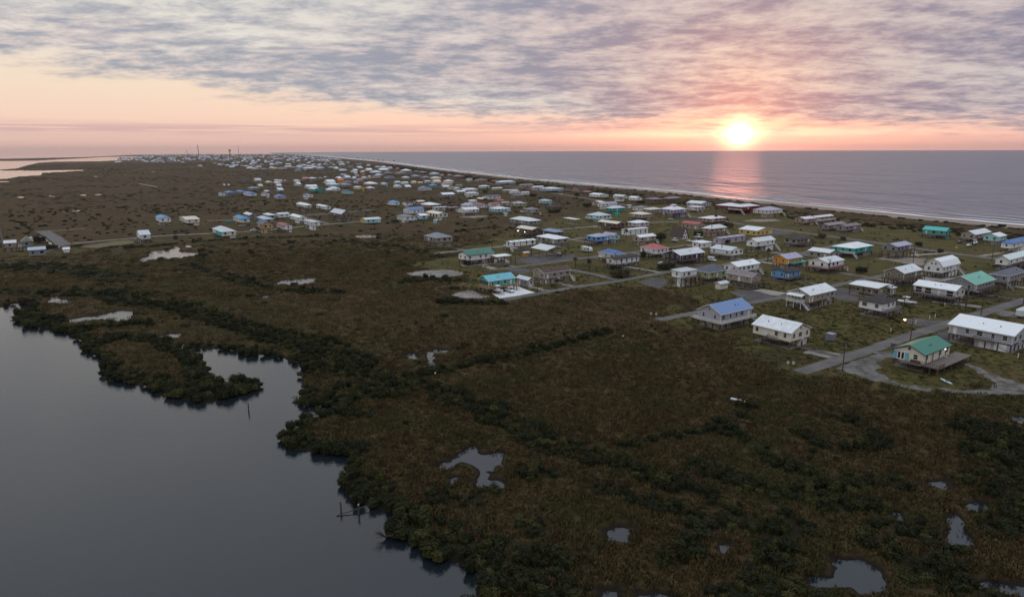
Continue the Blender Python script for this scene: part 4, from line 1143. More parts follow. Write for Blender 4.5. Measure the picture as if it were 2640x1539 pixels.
def build_house(s, idx):
    he, typ, ax = s['he'], s['typ'][0], s['typ'][-1]
    if s['typ'] == 'cf': typ = 'cf'
    A, B, opts = s['A'], s['B'], s['opts']
    odict = {k.split('=')[0]: (k.split('=')[1] if '=' in k else True) for k in opts}
    rr0 = random.Random(idx * 7 + 1)
    if s['he'] > 4.0 and not s['far'] and rr0.random() < .75 and 'porch' not in odict and 'bigdeck' not in odict: odict['stair'] = True
    D = s['D']; lod = 0 if D < 360 else (1 if D < 700 else 2)
    rr = random.Random(idx * 13 + 5)
    hx, hy = A / 2, B / 2
    span = B if ax == 'R' else A
    if typ == 'h': span = min(A, B)
    rise = s['rise'] or max(.8, span * .17)
    oh = .45 if typ not in ('c', 'cf') else .25
    wx, wy = hx - oh, hy - oh
    open_ = typ in ('c', 'cf')
    fl = float(odict.get('fl', 0)) or (he - 2.7 if he > 3.9 else .25)
    if typ == 'a': fl = .2
    name = {'c': 'boat_shelter', 'cf': 'carport', 'm': 'mobile_home'}.get(typ, 'shed' if he < 2.6 and typ != 'a' else 'house')
    root = empty(name, s['c'], GRID)
    s['root'] = root; s['name'] = name
    wm = wall_mat(s['wall']) if not open_ else None
    rm = roof_mat(s['roof'], ax if typ != 'h' else ('R' if A >= B else 'L'))
    pl, _ = roof_planes(typ, ax, hx, hy, he, rise)
    V, F = [], []
    slab(V, F, pl, .14)
    rf = mesh_obj('roof', V, F, rm, root)
    if lod == 0 and typ in ('g', 'b', 'h', 'm') :
        # barge and fascia boards round the roof edge
        edges = []
        if typ == 'h':
            pts = [(-hx, -hy, he), (hx, -hy, he), (hx, hy, he), (-hx, hy, he)]
            edges = list(zip(pts, pts[1:] + pts[:1]))
        else:
            for P in pl:
                z0 = min(p[2] for p in P)
                for a, c in zip(P, P[1:] + P[:1]):
                    mid = [(a[i] + c[i]) / 2 for i in range(3)]
                    if abs(abs(mid[0]) - hx) < .01 or abs(abs(mid[1]) - hy) < .01: edges.append((a, c))
        V, F = [], []
        for a, c in edges:
            a, c = Vector(a), Vector(c); out = Vector(((a.x + c.x) / 2, (a.y + c.y) / 2, 0))
            out = Vector((math.copysign(1, out.x), 0, 0)) if abs(abs((a.x + c.x) / 2) - hx) < .01 else Vector((0, math.copysign(1, out.y), 0))
            n = len(V)
            for t in (0.004, .05):
                for p in (a, c): V += [p + out * t + Vector((0, 0, .012)), p + out * t - Vector((0, 0, .2))]
            F += [(n, n + 2, n + 3, n + 1), (n + 4, n + 5, n + 7, n + 6), (n, n + 4, n + 6, n + 2), (n + 1, n + 3, n + 7, n + 5), (n, n + 1, n + 5, n + 4), (n + 2, n + 6, n + 7, n + 3)]
        mesh_obj('fascia', V, F, M_TRIM if s['roof'] not in ('green', 'dark') else plain_mat('dark_trim', (.05, .05, .05)), rf)
    if open_:
        n = 3
        for i in range(n):
            for sy in (-1, 1):
                t = -1 + 2 * i / (n - 1)
                p = (t * (hx - .4), sy * (hy - .4)) if ax != 'L' else (sy * (hx - .4), t * (hy - .4))
                box('post', M_POST, root, (p[0] - .12, p[1] - .12, 0), (p[0] + .12, p[1] + .12, he - .14 if typ != 'cf' or p[1] < 0 else he + rise - .16))
        box('slab', M_SLAB, root, (-hx + .3, -hy + .3, .0), (hx - .3, hy - .3, .09))
        return root
    # ---- walls, up into the gables
    zt = he - .16
    W = [(-wx, -wy), (wx, -wy), (wx, wy), (-wx, wy)]
    V = [(x, y, fl) for x, y in W] + [(x, y, zt) for x, y in W]
    F = [(0, 1, 5, 4), (1, 2, 6, 5), (2, 3, 7, 6), (3, 0, 4, 7), (3, 2, 1, 0)]
    if typ in ('g', 'm', 'a'):
        k = rise - .30
        if ax == 'R': V += [(-wx, 0, he + k * .93), (wx, 0, he + k * .93)]; F += [(3, 0, 4, 8, 7)[2:] , (6, 9, 5)]
        else: V += [(0, -wy, he + k * .93), (0, wy, he + k * .93)]; F += [(4, 5, 8), (6, 7, 9)]
        if typ == 'a': F = [f for f in F if len(f) != 4 or f == (3, 2, 1, 0)] + [(0, 1, 5, 4), (1, 2, 6, 5), (2, 3, 7, 6), (3, 0, 4, 7)]
    elif typ == 'b':
        ym, zm, zr = wy * .62, he + rise * .60, he + rise - .3
        V += [(-wx, -ym, zm), (-wx, 0, zr), (-wx, ym, zm), (wx, -ym, zm), (wx, 0, zr), (wx, ym, zm)]
        F += [(4, 8, 9, 10, 7), (6, 13, 12, 11, 5)]
    elif typ == 'f':
        V += [(x, y, zt + (rise * .9 if y > 0 else 0)) for x, y in W]
        F += [(5, 6, 10), (7, 4, 11)]
    if typ == 'f': F = [(0, 1, 5, 4), (1, 2, 10, 5), (2, 3, 11, 10), (3, 0, 4, 11), (3, 2, 1, 0)]
    wall = mesh_obj('wall', V, F, wm, root)
    if 'cyanL' in odict: box('side_panel', wall_mat('cyan'), wall, (-wx - .05, -wy + .2, fl + .1), (-wx + .02, wy * .2, zt - .1))
    if s['label'].startswith('aqua house with yellow'): box('end_panel', wall_mat('yellow'), wall, (-wx - .04, -wy + .02, fl), (-wx + .02, wy - .02, zt - .02))
    if 'bluepanel' in odict: box('painted_panel', wall_mat('cyan'), wall, (wx * .1, -wy - .05, fl + .5), (wx * .7, -wy + .02, zt - .1))
    if lod == 0 and he > 2.6:
        for cx, cy in ((-wx, -wy), (wx, -wy), (-wx, wy)):
            box('corner_board', M_TRIM, wall, (cx - .07, cy - .07, fl), (cx + .07, cy + .07, zt - .01))
    if fl > 1.2:
        box('floor_beam', M_POST, root, (-wx + .06, -wy + .06, fl - .3), (wx - .06, wy - .06, fl - .004))
        nx, ny = (max(2, round(A / 3.4)), max(2, round(B / 3.4))) if lod == 0 else ((3, 3) if lod == 1 else (2, 2))
        for i in range(nx + 1 if lod == 0 else nx):
            for j in range(ny + 1 if lod == 0 else ny):
                kx = nx if lod == 0 else nx - 1; ky = ny if lod == 0 else ny - 1
                if lod == 0 and 0 < i < kx and 0 < j < ky and (i + j) % 2: continue
                px, py = -wx + .15 + (2 * wx - .3) * i / kx, -wy + .15 + (2 * wy - .3) * j / ky
                box('post', M_POST, root, (px - .15, py - .15, 0), (px + .15, py + .15, fl - .30))
        if lod < 2: box('slab', M_SLAB, root, (-wx - .1, -wy - .1, 0), (wx + .1, wy + .1, .11))
        if 'room' in odict or (lod and rr.random() < .55):
            side = rr.choice((0, 1))
            x0, x1 = (-wx + .2, -wx + .2 + wx * .8) if side else (wx - wx * .9, wx - .2)
            r_ = box('storage_room', wall_mat(s['wall']) if rr.random() < .6 else M_BLOCK, root, (x0, -wy + .45, .11), (x1, -wy + .45 + wy, fl - .3))
            if lod == 0: 
                dd = box('door', M_TRIM, root, (x0 + .5, -wy + .38, .11), (x0 + 1.5, -wy + .47, 2.1))
        if 'garage' in odict:
            box('ground_floor_wall', wm, root, (-wx * .1, -wy + .25, .11), (wx - .2, wy - .2, fl - .3)) if A > B else box('ground_floor_wall', wm, root, (-wx + .25, -wy + .25, .11), (wx - .2, wy * .15, fl - .3))
            for k in range(2):
                if A > B: box('garage_door', M_TRIM, root, (wx * .1 + k * wx * .45, -wy + .17, .12), (wx * .1 + k * wx * .45 + wx * .34, -wy + .26, 2.3))
                else: box('garage_door', M_TRIM, root, (-wx + .17, -wy * .85 + k * wy * .48, .12), (-wx + .26, -wy * .85 + k * wy * .48 + wy * .38, 2.3))
    elif lod < 2:
        box('slab', M_SLAB, root, (-wx - .1, -wy - .1, 0), (wx + .1, wy + .1, fl - .01))
    if lod == 0 and fl > 1.8:
        BV = []
        for (xa, ya), (xb, yb) in [((-wx + .15, -wy + .02), (-wx + .15 + wx * .5, -wy + .02)), ((wx - .15, -wy + .02), (wx - .15 - wx * .5, -wy + .02)), ((-wx + .02, -wy + .15), (-wx + .02, -wy + .15 + wy * .6)), ((-wx + .02, wy - .15), (-wx + .02, wy - .15 - wy * .6))]:
            BV.append(((xa, ya, .15), (xb, yb, fl - .35), .06, .06))
        for sgm in BV:
            Vb, Fb = [], []
            cyl(Vb, Fb, *sgm, 5); mesh_obj('brace', Vb, Fb, M_POST, root)
    if lod == 0 and he > 3.9:
        u0 = rr.uniform(-.5, .6)
        box('air_conditioner', plain_mat('ac_unit', (.42, .42, .42), .6), root, (wx * u0, -wy - .95, fl - .55 if fl > 1.2 else .05), (wx * u0 + .85, -wy - .1, fl + .25 if fl > 1.2 else .85))
        if typ in ('g', 'h') :
            for q_ in range(2):
                tx_, ty_ = rr.uniform(-.45, .45), -.5
                px_, py_ = (tx_ * hx, ty_ * hy) if (ax == 'R' or (typ == 'h' and A >= B)) else (ty_ * hx, tx_ * hy)
                zz_ = he + rise * .5
                box('vent_pipe', M_STRAP if q_ else M_BLOCK, rf, (px_ - .09, py_ - .09, zz_ - .3), (px_ + .09, py_ + .09, zz_ + .38))
    # ---- windows and doors on the two walls that face the street
    wz, wh = fl + .95, 1.15
    if he - fl < 2.2: wz, wh = fl + .6, .9
    frame = wall_mat('red') if 'redwin' in odict else None
    if typ != 'a' and he > 2.5:
        for face, half in (('y', wx), ('x', wy)):
            n = max(1, int(2 * half / 3.0)) if lod == 0 else (max(1, min(4, int(2 * half / 3.4))) if lod == 1 else max(1, min(3, int(2 * half / 4.5))))
            dr = rr.randrange(n) if face == ('y' if A > B else 'x') and lod < 2 else -1
            big = 'dwin' in odict and face == ('y' if A > B else 'x')
            for i in range(n):
                u = -half + 2 * half * (i + .5) / n + rr.uniform(-.25, .25)
                if i == dr:
                    if face == 'y': dd = box('door', M_TRIM, root, (u - .48, -wy - .05, fl + .02), (u + .48, -wy + .03, fl + 2.05))
                    else: dd = box('door', M_TRIM, root, (-wx - .05, u - .48, fl + .02), (-wx + .03, u + .48, fl + 2.05))
                    continue
                ww = rr.choice((.8, .95, 1.1, 1.5)) if not big else 2.1
                window(root, face, u, wz if not big else fl + .3, ww, wh if not big else 1.9, wx, wy, lod, frame)
        if lod == 0 and typ in ('g', 'b') :
            ky, kx = (0, 1) if ax == 'R' else (1, 0)
            face = 'x' if ax == 'R' else 'y'
            zz = he + rise * .22
            if rise > 1.7:
                for u in ((0,) if typ == 'g' else (-.8, .8)):
                    window(root, face, u, zz, .7, .75, wx, wy, 0, name='gable_window')
    if typ == 'a':
        for u in (-1.1, 1.1): window(root, 'y', u, 1.0, 1.0, 1.1, wx, wy, 0)
        window(root, 'y', 0, 3.3, 1.2, 1.2, wx, wy, 0)
        box('gable_lining', M_TRIM, root, (-wx * .5, -wy - .02, .3), (wx * .5, -wy + .02, 2.6))
    # ---- straps over a mobile home
    if typ == 'm':
        n = 5 if lod == 0 else 4
        for i in range(n):
            t = -1 + 2 * (i + .5) / n
            if ax == 'R': V = [(t * wx - .16, -wy - .03, fl), (t * wx - .16, -wy - .03, he - .15), (t * wx - .16, -hy - .03, he + .02), (t * wx - .16, 0, he + rise + .03)]
            else: V = [(-wx - .03, t * wy - .16, fl), (-wx - .03, t * wy - .16, he - .15), (-hx - .03, t * wy - .16, he + .02), (0, t * wy - .16, he + rise + .03)]
            sh = Vector((.34, 0, 0)) if ax == 'R' else Vector((0, .34, 0)); out = Vector((0, -.03, .02)) if ax == 'R' else Vector((-.03, 0, .02))
            VV = [Vector(v) for v in V] + [Vector(v) + sh for v in V]
            VV += [v + out for v in VV]
            F = []
            for k in range(3):
                F += [(8 + k, 9 + k, 13 + k, 12 + k), (k, 4 + k, 5 + k, 1 + k), (k, k + 1, k + 9, k + 8), (4 + k, 12 + k, 13 + k, 5 + k)]
            F += [(0, 8, 12, 4), (3, 7, 15, 11)]
            mesh_obj('strap', VV, F, M_STRAP, root)
    # ---- decks and railings
    rail = odict.get('rail')
    rmat = {'white': M_TRIM, 'grey': wall_mat('rail_grey'), None: M_DECK}.get(rail) or wall_mat({'brown': 'brown', 'wood': 'wood', 'red': 'red', 'teal': 'teal', 'rose': 'rose', 'tan': 'tan'}.get(rail, 'brown'))
    if lod < 2 and fl > 1.2:
        dw = 1.7
        sides = []
        if 'deckall' in odict: sides = ['y', 'x']
        elif 'deckR' in odict: sides = ['y']
        elif 'deckL' in odict: sides = ['x']
        pts = []
        if sides == ['y', 'x']:
            box('deck', M_DECK if rail != 'wood' else rmat, root, (-wx - dw, -wy - dw, fl - .16), (wx + .3, -wy - .07, fl - .02))
            box('deck', M_DECK if rail != 'wood' else rmat, root, (-wx - dw, -wy - .068, fl - .16), (-wx - .07, wy + .3, fl - .02))
            pts = [(wx + .3, -wy - dw), (-wx - dw, -wy - dw), (-wx - dw, wy + .3)]
            pp = [(-wx - dw + .1, -wy - dw + .1), (0, -wy - dw + .1), (wx, -wy - dw + .1), (-wx - dw + .1, 0), (-wx - dw + .1, wy)]
        elif sides == ['y']:
            box('deck', M_DECK, root, (-wx, -wy - dw, fl - .16), (wx + .6, -wy - .07, fl - .02))
            pts = [(wx + .6, -wy - .1), (wx + .6, -wy - dw), (-wx, -wy - dw), (-wx, -wy - .1)]
            pp = [(-wx + .1, -wy - dw + .1), (0, -wy - dw + .1), (wx + .4, -wy - dw + .1)]
        elif sides == ['x']:
            box('deck', M_DECK, root, (-wx - dw, -wy - .3, fl - .16), (-wx - .07, wy, fl - .02))
            pts = [(-wx - .1, -wy - .3), (-wx - dw, -wy - .3), (-wx - dw, wy), (-wx - .1, wy)]
            pp = [(-wx - dw + .1, -wy - .1), (-wx - dw + .1, 0), (-wx - dw + .1, wy - .1)]
        if pts:
            railing('railing', rmat, root, pts, fl - .02, 1.0)
            for a, c in pp: box('post', M_POST, root, (a - .11, c - .11, 0), (a + .11, c + .11, fl - .16))
        if 'stair' in odict:
            if 'deckR' in odict: stairs(root, rmat, wx + .6, -wy - dw / 2, fl - .1, 1, 0)
            elif 'deckL' in odict: stairs(root, rmat, -wx - dw / 2, -wy - .3, fl - .1, 0, -1)
            else:
                if A > B:
                    box('landing', M_DECK, root, (wx + .07, -wy + .2, fl - .15), (wx + 1.5, -wy + 1.6, fl - .02))
                    stairs(root, M_TRIM, wx + .8, -wy + .2, fl - .08, 0, -1)
                else:
                    box('landing', M_DECK, root, (-wx - 1.5, -wy * .5, fl - .15), (-wx - .07, wy * .1, fl - .02))
                    railing('railing', wall_mat('brown'), root, [(-wx - 1.5, -wy * .5), (-wx - 1.5, wy * .1)], fl - .02)
                    stairs(root, wall_mat('brown'), -wx - .8, wy * .1, fl - .08, 0, 1)
    if 'porch' in odict:      # screened porch with its own small roof and a steep stair
        x0, x1, y0, y1 = -wx - 2.4, -wx - .07, -wy * .55, wy * .75
        box('porch_floor', M_TRIM, root, (x0, y0, fl - .14), (x1, y1, fl - .01))
        V, F = [], []
        slab(V, F, [[(x0 - .3, y0 - .3, fl + 2.2), (x1, y0 - .3, fl + 2.75), (x1, y1 + .3, fl + 2.75), (x0 - .3, y1 + .3, fl + 2.2)]], .1)
        V = V[:]; F = [f[::-1] for f in F]
        mesh_obj('porch_roof', V, F, rm, root)
        for t in range(5):
            yy = y0 + (y1 - y0) * t / 4
            box('porch_post', M_TRIM, root, (x0 + .02, yy - .05, fl), (x0 + .12, yy + .05, fl + 2.15))
            box('post', M_POSTW, root, (x0 + .0, yy - .09, 0), (x0 + .18, yy + .09, fl - .15)) if t % 2 == 0 else None
        railing('railing', M_TRIM, root, [(x1, y0), (x0, y0), (x0, y1)], fl, .9)
        stairs(root, M_TRIM, x0 + 1.0, y0 - .1, fl - .05, 0, -1, 1.3)
    if 'porchL' in odict:     # open timber porch under the left end of the roof
        box('porch_screen', wall_mat('wood'), wall, (-wx - .05, -wy - .03, fl), (-wx + 2.6, -wy - .001, fl + 1.1))
        box('porch_shade_panel', plain_mat('porch_shade', (.05, .035, .025)), wall, (-wx - .06, -wy + .4, fl + .9), (-wx - .001, wy - .4, zt - .25))  # flat dark panel on the wall, its colour painting the porch's inner shade
        for t in range(5):
            yy = -wy + .2 + (2 * wy - .4) * t / 4
            box('porch_post', wall_mat('wood'), root, (-wx - .2, yy - .08, fl), (-wx - .07, yy + .08, zt))
    if 'shutters' in odict:   # french door with turquoise shutters, wall towards the marsh
        sm_ = plain_mat('turquoise_shutter', (.16, .45, .55))
        f = box('french_door', M_TRIM, root, (-wx - .09, wy * .25, fl + .02), (-wx + .02, wy * .25 + 1.9, fl + 2.15))
        for k in (0, 1):
            p = box('pane', M_GLASS, f, (-.5, -.5, -.5), (.5, .5, .5)); p.scale = (.5, .3, .8); p.location = (-.4, -.24 + k * .48, .03)
        box('shutter', sm_, root, (-wx - .08, wy * .25 - 1.0, fl + .05), (-wx + .02, wy * .25 - .08, fl + 2.1))
        box('shutter', sm_, root, (-wx - .08, wy * .25 + 1.98, fl + .05), (-wx + .02, wy * .25 + 2.8, fl + 2.1))
    if 'bigdeck' in odict:
        x0, x1, y0, y1 = -wx - 1.0, wx + 4.2, -wy - 4.0, -wy - .07
        n = 22
        for k in range(n):
            xa = x0 + (x1 - x0) * k / n
            box('deck_board', M_DECK, root, (xa + .02, y0, fl - .16), (xa + (x1 - x0) / n - .02, y1, fl - .03))
        box('deck_beam', M_POST, root, (x0, y0 + .1, fl - .4), (x1, y0 + .3, fl - .165))
        box('deck', M_DECK, root, (-wx - 1.6, -wy - .06, fl - .16), (-wx - .07, wy * .5, fl - .03))
        for i in range(6):
            for yy in (y0 + .2, (y0 + y1) / 2):
                xx = x0 + .15 + (x1 - x0 - .3) * i / 5
                box('post', M_POST, root, (xx - .12, yy - .12, 0), (xx + .12, yy + .12, fl - .4 if yy < y0 + .5 else fl - .17))
        railing('railing', wall_mat('brown'), root, [(x0, y1), (x0, y0), (x0 + 3.5, y0)], fl - .03, .95)
        for k in range(4):
            xx = -wx + 2 * wx * (k + .3) / 4
            box('porch_post', wall_mat('brown'), root, (xx - .07, -wy - .28, fl - .03), (xx + .07, -wy - .14, zt))
        box('bench', wall_mat('brown'), root, (-wx - 1.0, -wy + .6, fl - .03), (-wx - .2, -wy + 2.8, fl + .8))
        box('porch_lamp', plain_mat('porch_light', (1, .9, .7), .5, 0, (1, .9, .75), 6.0), root, (wx * .6, -wy - .2, zt - .5), (wx * .6 + .25, -wy - .06, zt - .15))
    if 'bigdoor' in odict: box('sliding_door', M_TRIM, root, (-wx * .55, -wy - .07, .26), (wx * .55, -wy + .02, 2.35))
    if 'cupola' in odict:
        zc = he + rise * .82
        box('cupola_wall', M_TRIM, rf, (-1.5, -1.5, zc - .4), (1.5, 1.5, zc + .8))
        for k in range(4):
            box('cupola_window', M_GLASS, rf, (-1.3 + k * .7, -1.54, zc + .05), (-.85 + k * .7, -1.49, zc + .65)); box('cupola_window', M_GLASS, rf, (-1.54, -1.3 + k * .7, zc + .05), (-1.49, -.85 + k * .7, zc + .65))
        pl2, _ = roof_planes('h', 'R', 2.2, 2.19, zc + .85, .8); V, F = [], []
        slab(V, F, pl2, .1); mesh_obj('cupola_roof', V, F, rm, rf)
    if 'lamps' in odict:
        lm = plain_mat('lit_lamp', (1, .95, .85), .5, 0, (1, .93, .8), 14.0)
        for u in (-.35, .55):
            box('deck_lamp', lm, root, (-wx - 1.9, wy * u - .14, fl + .7), (-wx - 1.62, wy * u + .14, fl + .98))
    return root

for i, s in enumerate(SPECS): build_house(s, i)

# ------------------------------------------------------------------ driveways from the street to the houses
nd = 0
for s in SPECS:
    if s['far'] or s['D'] > 480 or s['he'] < 3.0: continue
    c0 = np.array((s['c'].x, s['c'].y)); best = None
    for w_, P_ in road_lines:
        for i in range(len(P_) - 1):
            a_, b_ = P_[i], P_[i + 1]; v_ = b_ - a_; t_ = np.clip(((c0 - a_) @ v_) / (v_ @ v_), 0, 1); q_ = a_ + t_ * v_; dd = np.hypot(*(c0 - q_))
            if best is None or dd < best[0]: best = (dd, q_)
    if not 9 < best[0] < 42: continue
    mid = (c0 + best[1]) / 2
    if yard_in(np.array([mid[0]]), np.array([mid[1]]))[0]: continue
    dv = (best[1] - c0) / best[0]; nv = np.array((-dv[1], dv[0])); V, F = [], []
    n = 9; wd_ = random.uniform(1.3, 2.0)
    for i in range(n + 1):
        p_ = c0 + dv * best[0] * i / n
        for sg in (-1, 1):
            e_ = sg * (wd_ + random.uniform(-.35, .35) + (1.0 if i == n else 0)); V.append((p_[0] + nv[0] * e_, p_[1] + nv[1] * e_, .0505 + .0017 * (nd % 9)))
        if i: F.append((2 * i - 2, 2 * i - 1, 2 * i + 1, 2 * i))
    o = mesh_obj('driveway', V, F, SM[['gravel', 'darkgravel', 'concrete2', 'gravel2', 'sand'][nd % 5]])
    tag(o, 'driveway leading to the ' + ' '.join((s['label'] or 'house').split()[:10]), kind='structure'); nd += 1

# ------------------------------------------------------------------ far end of the town
town_poly = arr([unproj(*p) for p in [(300, 418), (420, 421), (520, 415), (560, 431), (700, 441), (860, 447), (905, 428), (885, 413), (800, 403.5), (735, 399.5), (640, 398.2), (450, 398.4), (380, 402), (300, 409)]])
def rand_in(poly, n, seed, mind):
    r = np.random.default_rng(seed); lo, hi = poly.min(0), poly.max(0); out = []
    tries = 0
    while len(out) < n and tries < 400000:
        tries += 400
        p = r.uniform(lo, hi, (400, 2)); k = inside(poly, p[:, 0], p[:, 1])
        for a in p[k]:
            if len(out) >= n: break
            if all((a[0] - b[0]) ** 2 + (a[1] - b[1]) ** 2 > mind ** 2 for b in out[-400:]) and ((HC - a) ** 2).sum(1).min() > 20 ** 2:
                out.append(a)
    return out
# rows seen on the photograph: far roofs read off at (zone, x, y)
FARP = [('f', x, y) for x, y in [(910, 208), (1120, 196), (1205, 205), (1290, 207), (1250, 222), (1410, 215), (1470, 210), (1450, 235), (1540, 225), (1510, 240), (1600, 250), (1720, 240), (1800, 235), (1860, 192), (1860, 220), (1930, 232), (2000, 195), (1980, 215), (2045, 222),
        (2060, 238), (2100, 240), (2145, 200), (2210, 212), (2210, 235), (2270, 190), (2330, 230), (2390, 235), (2440, 190), (2440, 165), (2370, 140), (2410, 145), (2290, 130), (2060, 105), (2135, 112), (2190, 145), (1530, 165), (1620, 160), (1345, 105), (1190, 112),
        (1220, 112), (1020, 115), (850, 130), (780, 130), (720, 165), (400, 150), (470, 150), (290, 150), (250, 140), (140, 145), (90, 140), (40, 160), (10, 165), (330, 160), (440, 160), (1440, 108), (1590, 100), (1845, 105), (1990, 115), (2240, 140)]]
far_specs = []
rr = random.Random(4)
for k, (zn, x, y) in enumerate(FARP):
    P = unproj(*zp(zn, x, y + 8))
    if ((HC - np.array((P.x, P.y))) ** 2).sum(1).min() < 18 ** 2: continue
    roof = rr.choice(['white', 'white', 'pale', 'lavwhite', 'paleblue', 'grey', 'cream', 'mauve', 'palegreen']); wall = rr.choice(['white', 'grey', 'palewall', 'tan', 'rose', 'paleblue'])
    if x == 2210 and y == 235: roof, wall = 'pale', 'skyblue'
    if x == 1250: roof, wall = 'palegreen', 'aqua'
    if x == 1720: roof, wall = 'cream', 'orangewall'
    f = rr.uniform(1.0, 1.35)
    s = dict(A=rr.uniform(12, 17) * f, B=rr.uniform(10, 13) * f, c=Vector((P.x, P.y, 0)), he=5.4, typ=rr.choice(['h', 'h', 'gR', 'gL']), rise=0, roof=roof, wall=wall, opts=['none'], label='', far=True, px=zp(zn, x, y), D=math.hypot(P.x, P.y))
    SPECS.append(s); build_house(s, 400 + k)
HC = np.array([(s['c'].x, s['c'].y) for s in SPECS])
# whatever is too far to count: one mass of roofs
V, F, MI = [], [], []
cols = ['white', 'pale', 'lavwhite', 'grey', 'mauve', 'paleblue']
mats = [roof_mat(c, 'R') for c in cols] + [wall_mat('grey')]
for a in rand_in(town_poly, 620, 3, 24):
    A_, B_, h_ = rr.uniform(5, 8.5), rr.uniform(5, 7), rr.uniform(4.5, 7)
    mi = rr.randrange(len(cols))
    T = lambda x, y, z: (a[0] + AX.x * x + AY.x * y, a[1] + AX.y * x + AY.y * y, z)
    n = len(V)
    V += [T(x, y, 0) for x, y in ((-A_, -B_), (A_, -B_), (A_, B_), (-A_, B_))] + [T(x, y, h_) for x, y in ((-A_, -B_), (A_, -B_), (A_, B_), (-A_, B_))] + [T(-A_ * .4, 0, h_ + 2.2), T(A_ * .4, 0, h_ + 2.2)]
    for f, k in (((0, 1, 5, 4), -1), ((3, 0, 4, 7), -1), ((1, 2, 6, 5), -1), ((2, 3, 7, 6), -1), ((4, 5, 9, 8), mi), ((5, 6, 9), mi), ((6, 7, 8, 9), mi), ((7, 4, 8), mi)):
        F.append(tuple(n + i for i in f)); MI.append(len(cols) if k < 0 else k)
o = mesh_obj('distant_town', V, F)
for m_ in mats: o.data.materials.append(m_)
o.data.polygons.foreach_set('material_index', MI)
tag(o, 'tiny crowded roofs of the far town below the horizon', kind='stuff')

# ------------------------------------------------------------------ labels for houses not described by hand
RN = dict(white='white', lavwhite='whitish', pale='pale grey', palegreen='pale green', paleblue='pale blue', cream='cream', grey='grey', slate='slate', lilac='lilac', mauve='mauve', bluegrey='blue-grey', blue='blue', blueroof='grey-blue', brightblue='bright blue',
          aqua='aqua', teal='teal', green='green', mint='mint', brown='brown', brownroof='brown', dark='dark', red='red', rosered='rosy red', redbright='vivid red', redbrownroof='red-brown', maroon='maroon', greygreen='grey-green', tan='tan')
WN = dict(white='white', cream='cream', tan='tan', grey='grey', greywall='grey', palewall='pale', tealwall='teal', rose='rosy', yellow='yellow', lilacwall='lilac', skyblue='sky blue', paleblue='pale blue', greenyellow='yellow-green', pinkwhite='pinkish', brownwall='brown',
          aqua='aqua', redbrown='red-brown', stone='stone', orange='orange', orangewall='orange', slatewall='slate grey', lilacblue='lilac', mauvewall='mauve', sand='sand')
ORD = ['first', 'second', 'third', 'fourth', 'fifth', 'sixth', 'seventh', 'eighth', 'ninth', 'tenth', 'eleventh', 'twelfth']
def where(s):
    x, y = s['px']
    if y < 424 and x < 900: return 'in far town'
    if s['z'] == 'g' if 'z' in s else False: return 'in left cluster'
    if 'z' in s and s['z'] == 'a': return 'far left' if x < 760 else 'in far middle'
    if 'z' in s and s['z'] == 'b': return 'in far rows' if y > 455 else 'in distant rows'
    if 'z' in s and s['z'] in 'ec': return 'in middle rows'
    if 'z' in s and s['z'] in 'dC': return 'near the beach'
    return 'in far town'
groups = {}
for s in SPECS:
    o = s['root']
    nm = s['name']
    if s['label']: o['label'] = s['label']
    else:
        kind = {'house': 'house', 'shed': 'shed', 'mobile_home': 'mobile home'}.get(nm, 'house')
        rt = {'h': 'hip', 'g': 'gabled', 'f': 'flat', 'm': 'strapped'}.get(s['typ'][0], '')
        groups.setdefault((f"{WN.get(s['wall'], s['wall'])} {kind} with {RN[s['roof']]} {rt} roof", where(s)), []).append(s)
    o['category'] = 'carport' if nm in ('carport', 'boat_shelter') else ('shed' if nm == 'shed' else 'house')
    o['group'] = 'open carports and boat shelters' if nm in ('carport', 'boat_shelter') else ('sheds between the houses' if nm == 'shed' else ('houses of the far town' if s['far'] else 'houses on stilts along the streets'))
for (bs_, wh_), L in groups.items():
    L.sort(key=lambda s: s['px'][0])
    for k, s in enumerate(L):
        s['root']['label'] = f"{bs_} {wh_}" if len(L) == 1 else f"{bs_} {wh_}, {ORD[k] if k < 12 else str(k + 1) + 'th'} from left"

# ------------------------------------------------------------------ small builders
def cyl_obj(name, mat, parent, segs, n=8):
    V, F = [], []
    for s in segs: cyl(V, F, *s, n)
    return mesh_obj(name, V, F, mat, parent)
def loft(name, mat, parent, rings, cap=True, smooth=False):
    n = len(rings[0]); V = [p for r in rings for p in r]; F = []
    for k in range(len(rings) - 1):
        for i in range(n):
            j = (i + 1) % n
            F.append((k * n + i, k * n + j, (k + 1) * n + j, (k + 1) * n + i))
    if cap: F.append(tuple(range(n - 1, -1, -1))); F.append(tuple((len(rings) - 1) * n + i for i in range(n)))
    o = mesh_obj(name, V, F, mat, parent, smooth)
    return o
def ring(x, w, z0, z1, c=.12):
    """rounded cross-section at station x"""
    c = min(c, w * .45, (z1 - z0) * .45)
    return [(x, -w + c, z0), (x, w - c, z0), (x, w, z0 + c), (x, w, z1 - c), (x, w - c, z1), (x, -w + c, z1), (x, -w, z1 - c), (x, -w, z0 + c)]
M_TYRE = plain_mat('tyre_rubber', (.015, .015, .016), .9); M_RIM = plain_mat('wheel_rim', (.4, .4, .42), .4, .6)
def wheels(root, xs, w, r=.36):
    for x in xs:
        for s_ in (-1, 1):
            t = cyl_obj('wheel', M_TYRE, root, [((x, s_ * (w - .22), r), (x, s_ * w, r), r, r)], 14)
            cyl_obj('rim', M_RIM, t, [((x, s_ * (w - .01), r), (x, s_ * (w + .02), r), r * .55, r * .5)], 10)
M_LAMPR = plain_mat('tail_lamp', (.3, .01, .01), .3); M_LAMPW = plain_mat('head_lamp', (.7, .7, .68), .2)
DIRS = {'-y': -AY, '+y': AY, '+x': AX, '-x': -AX}
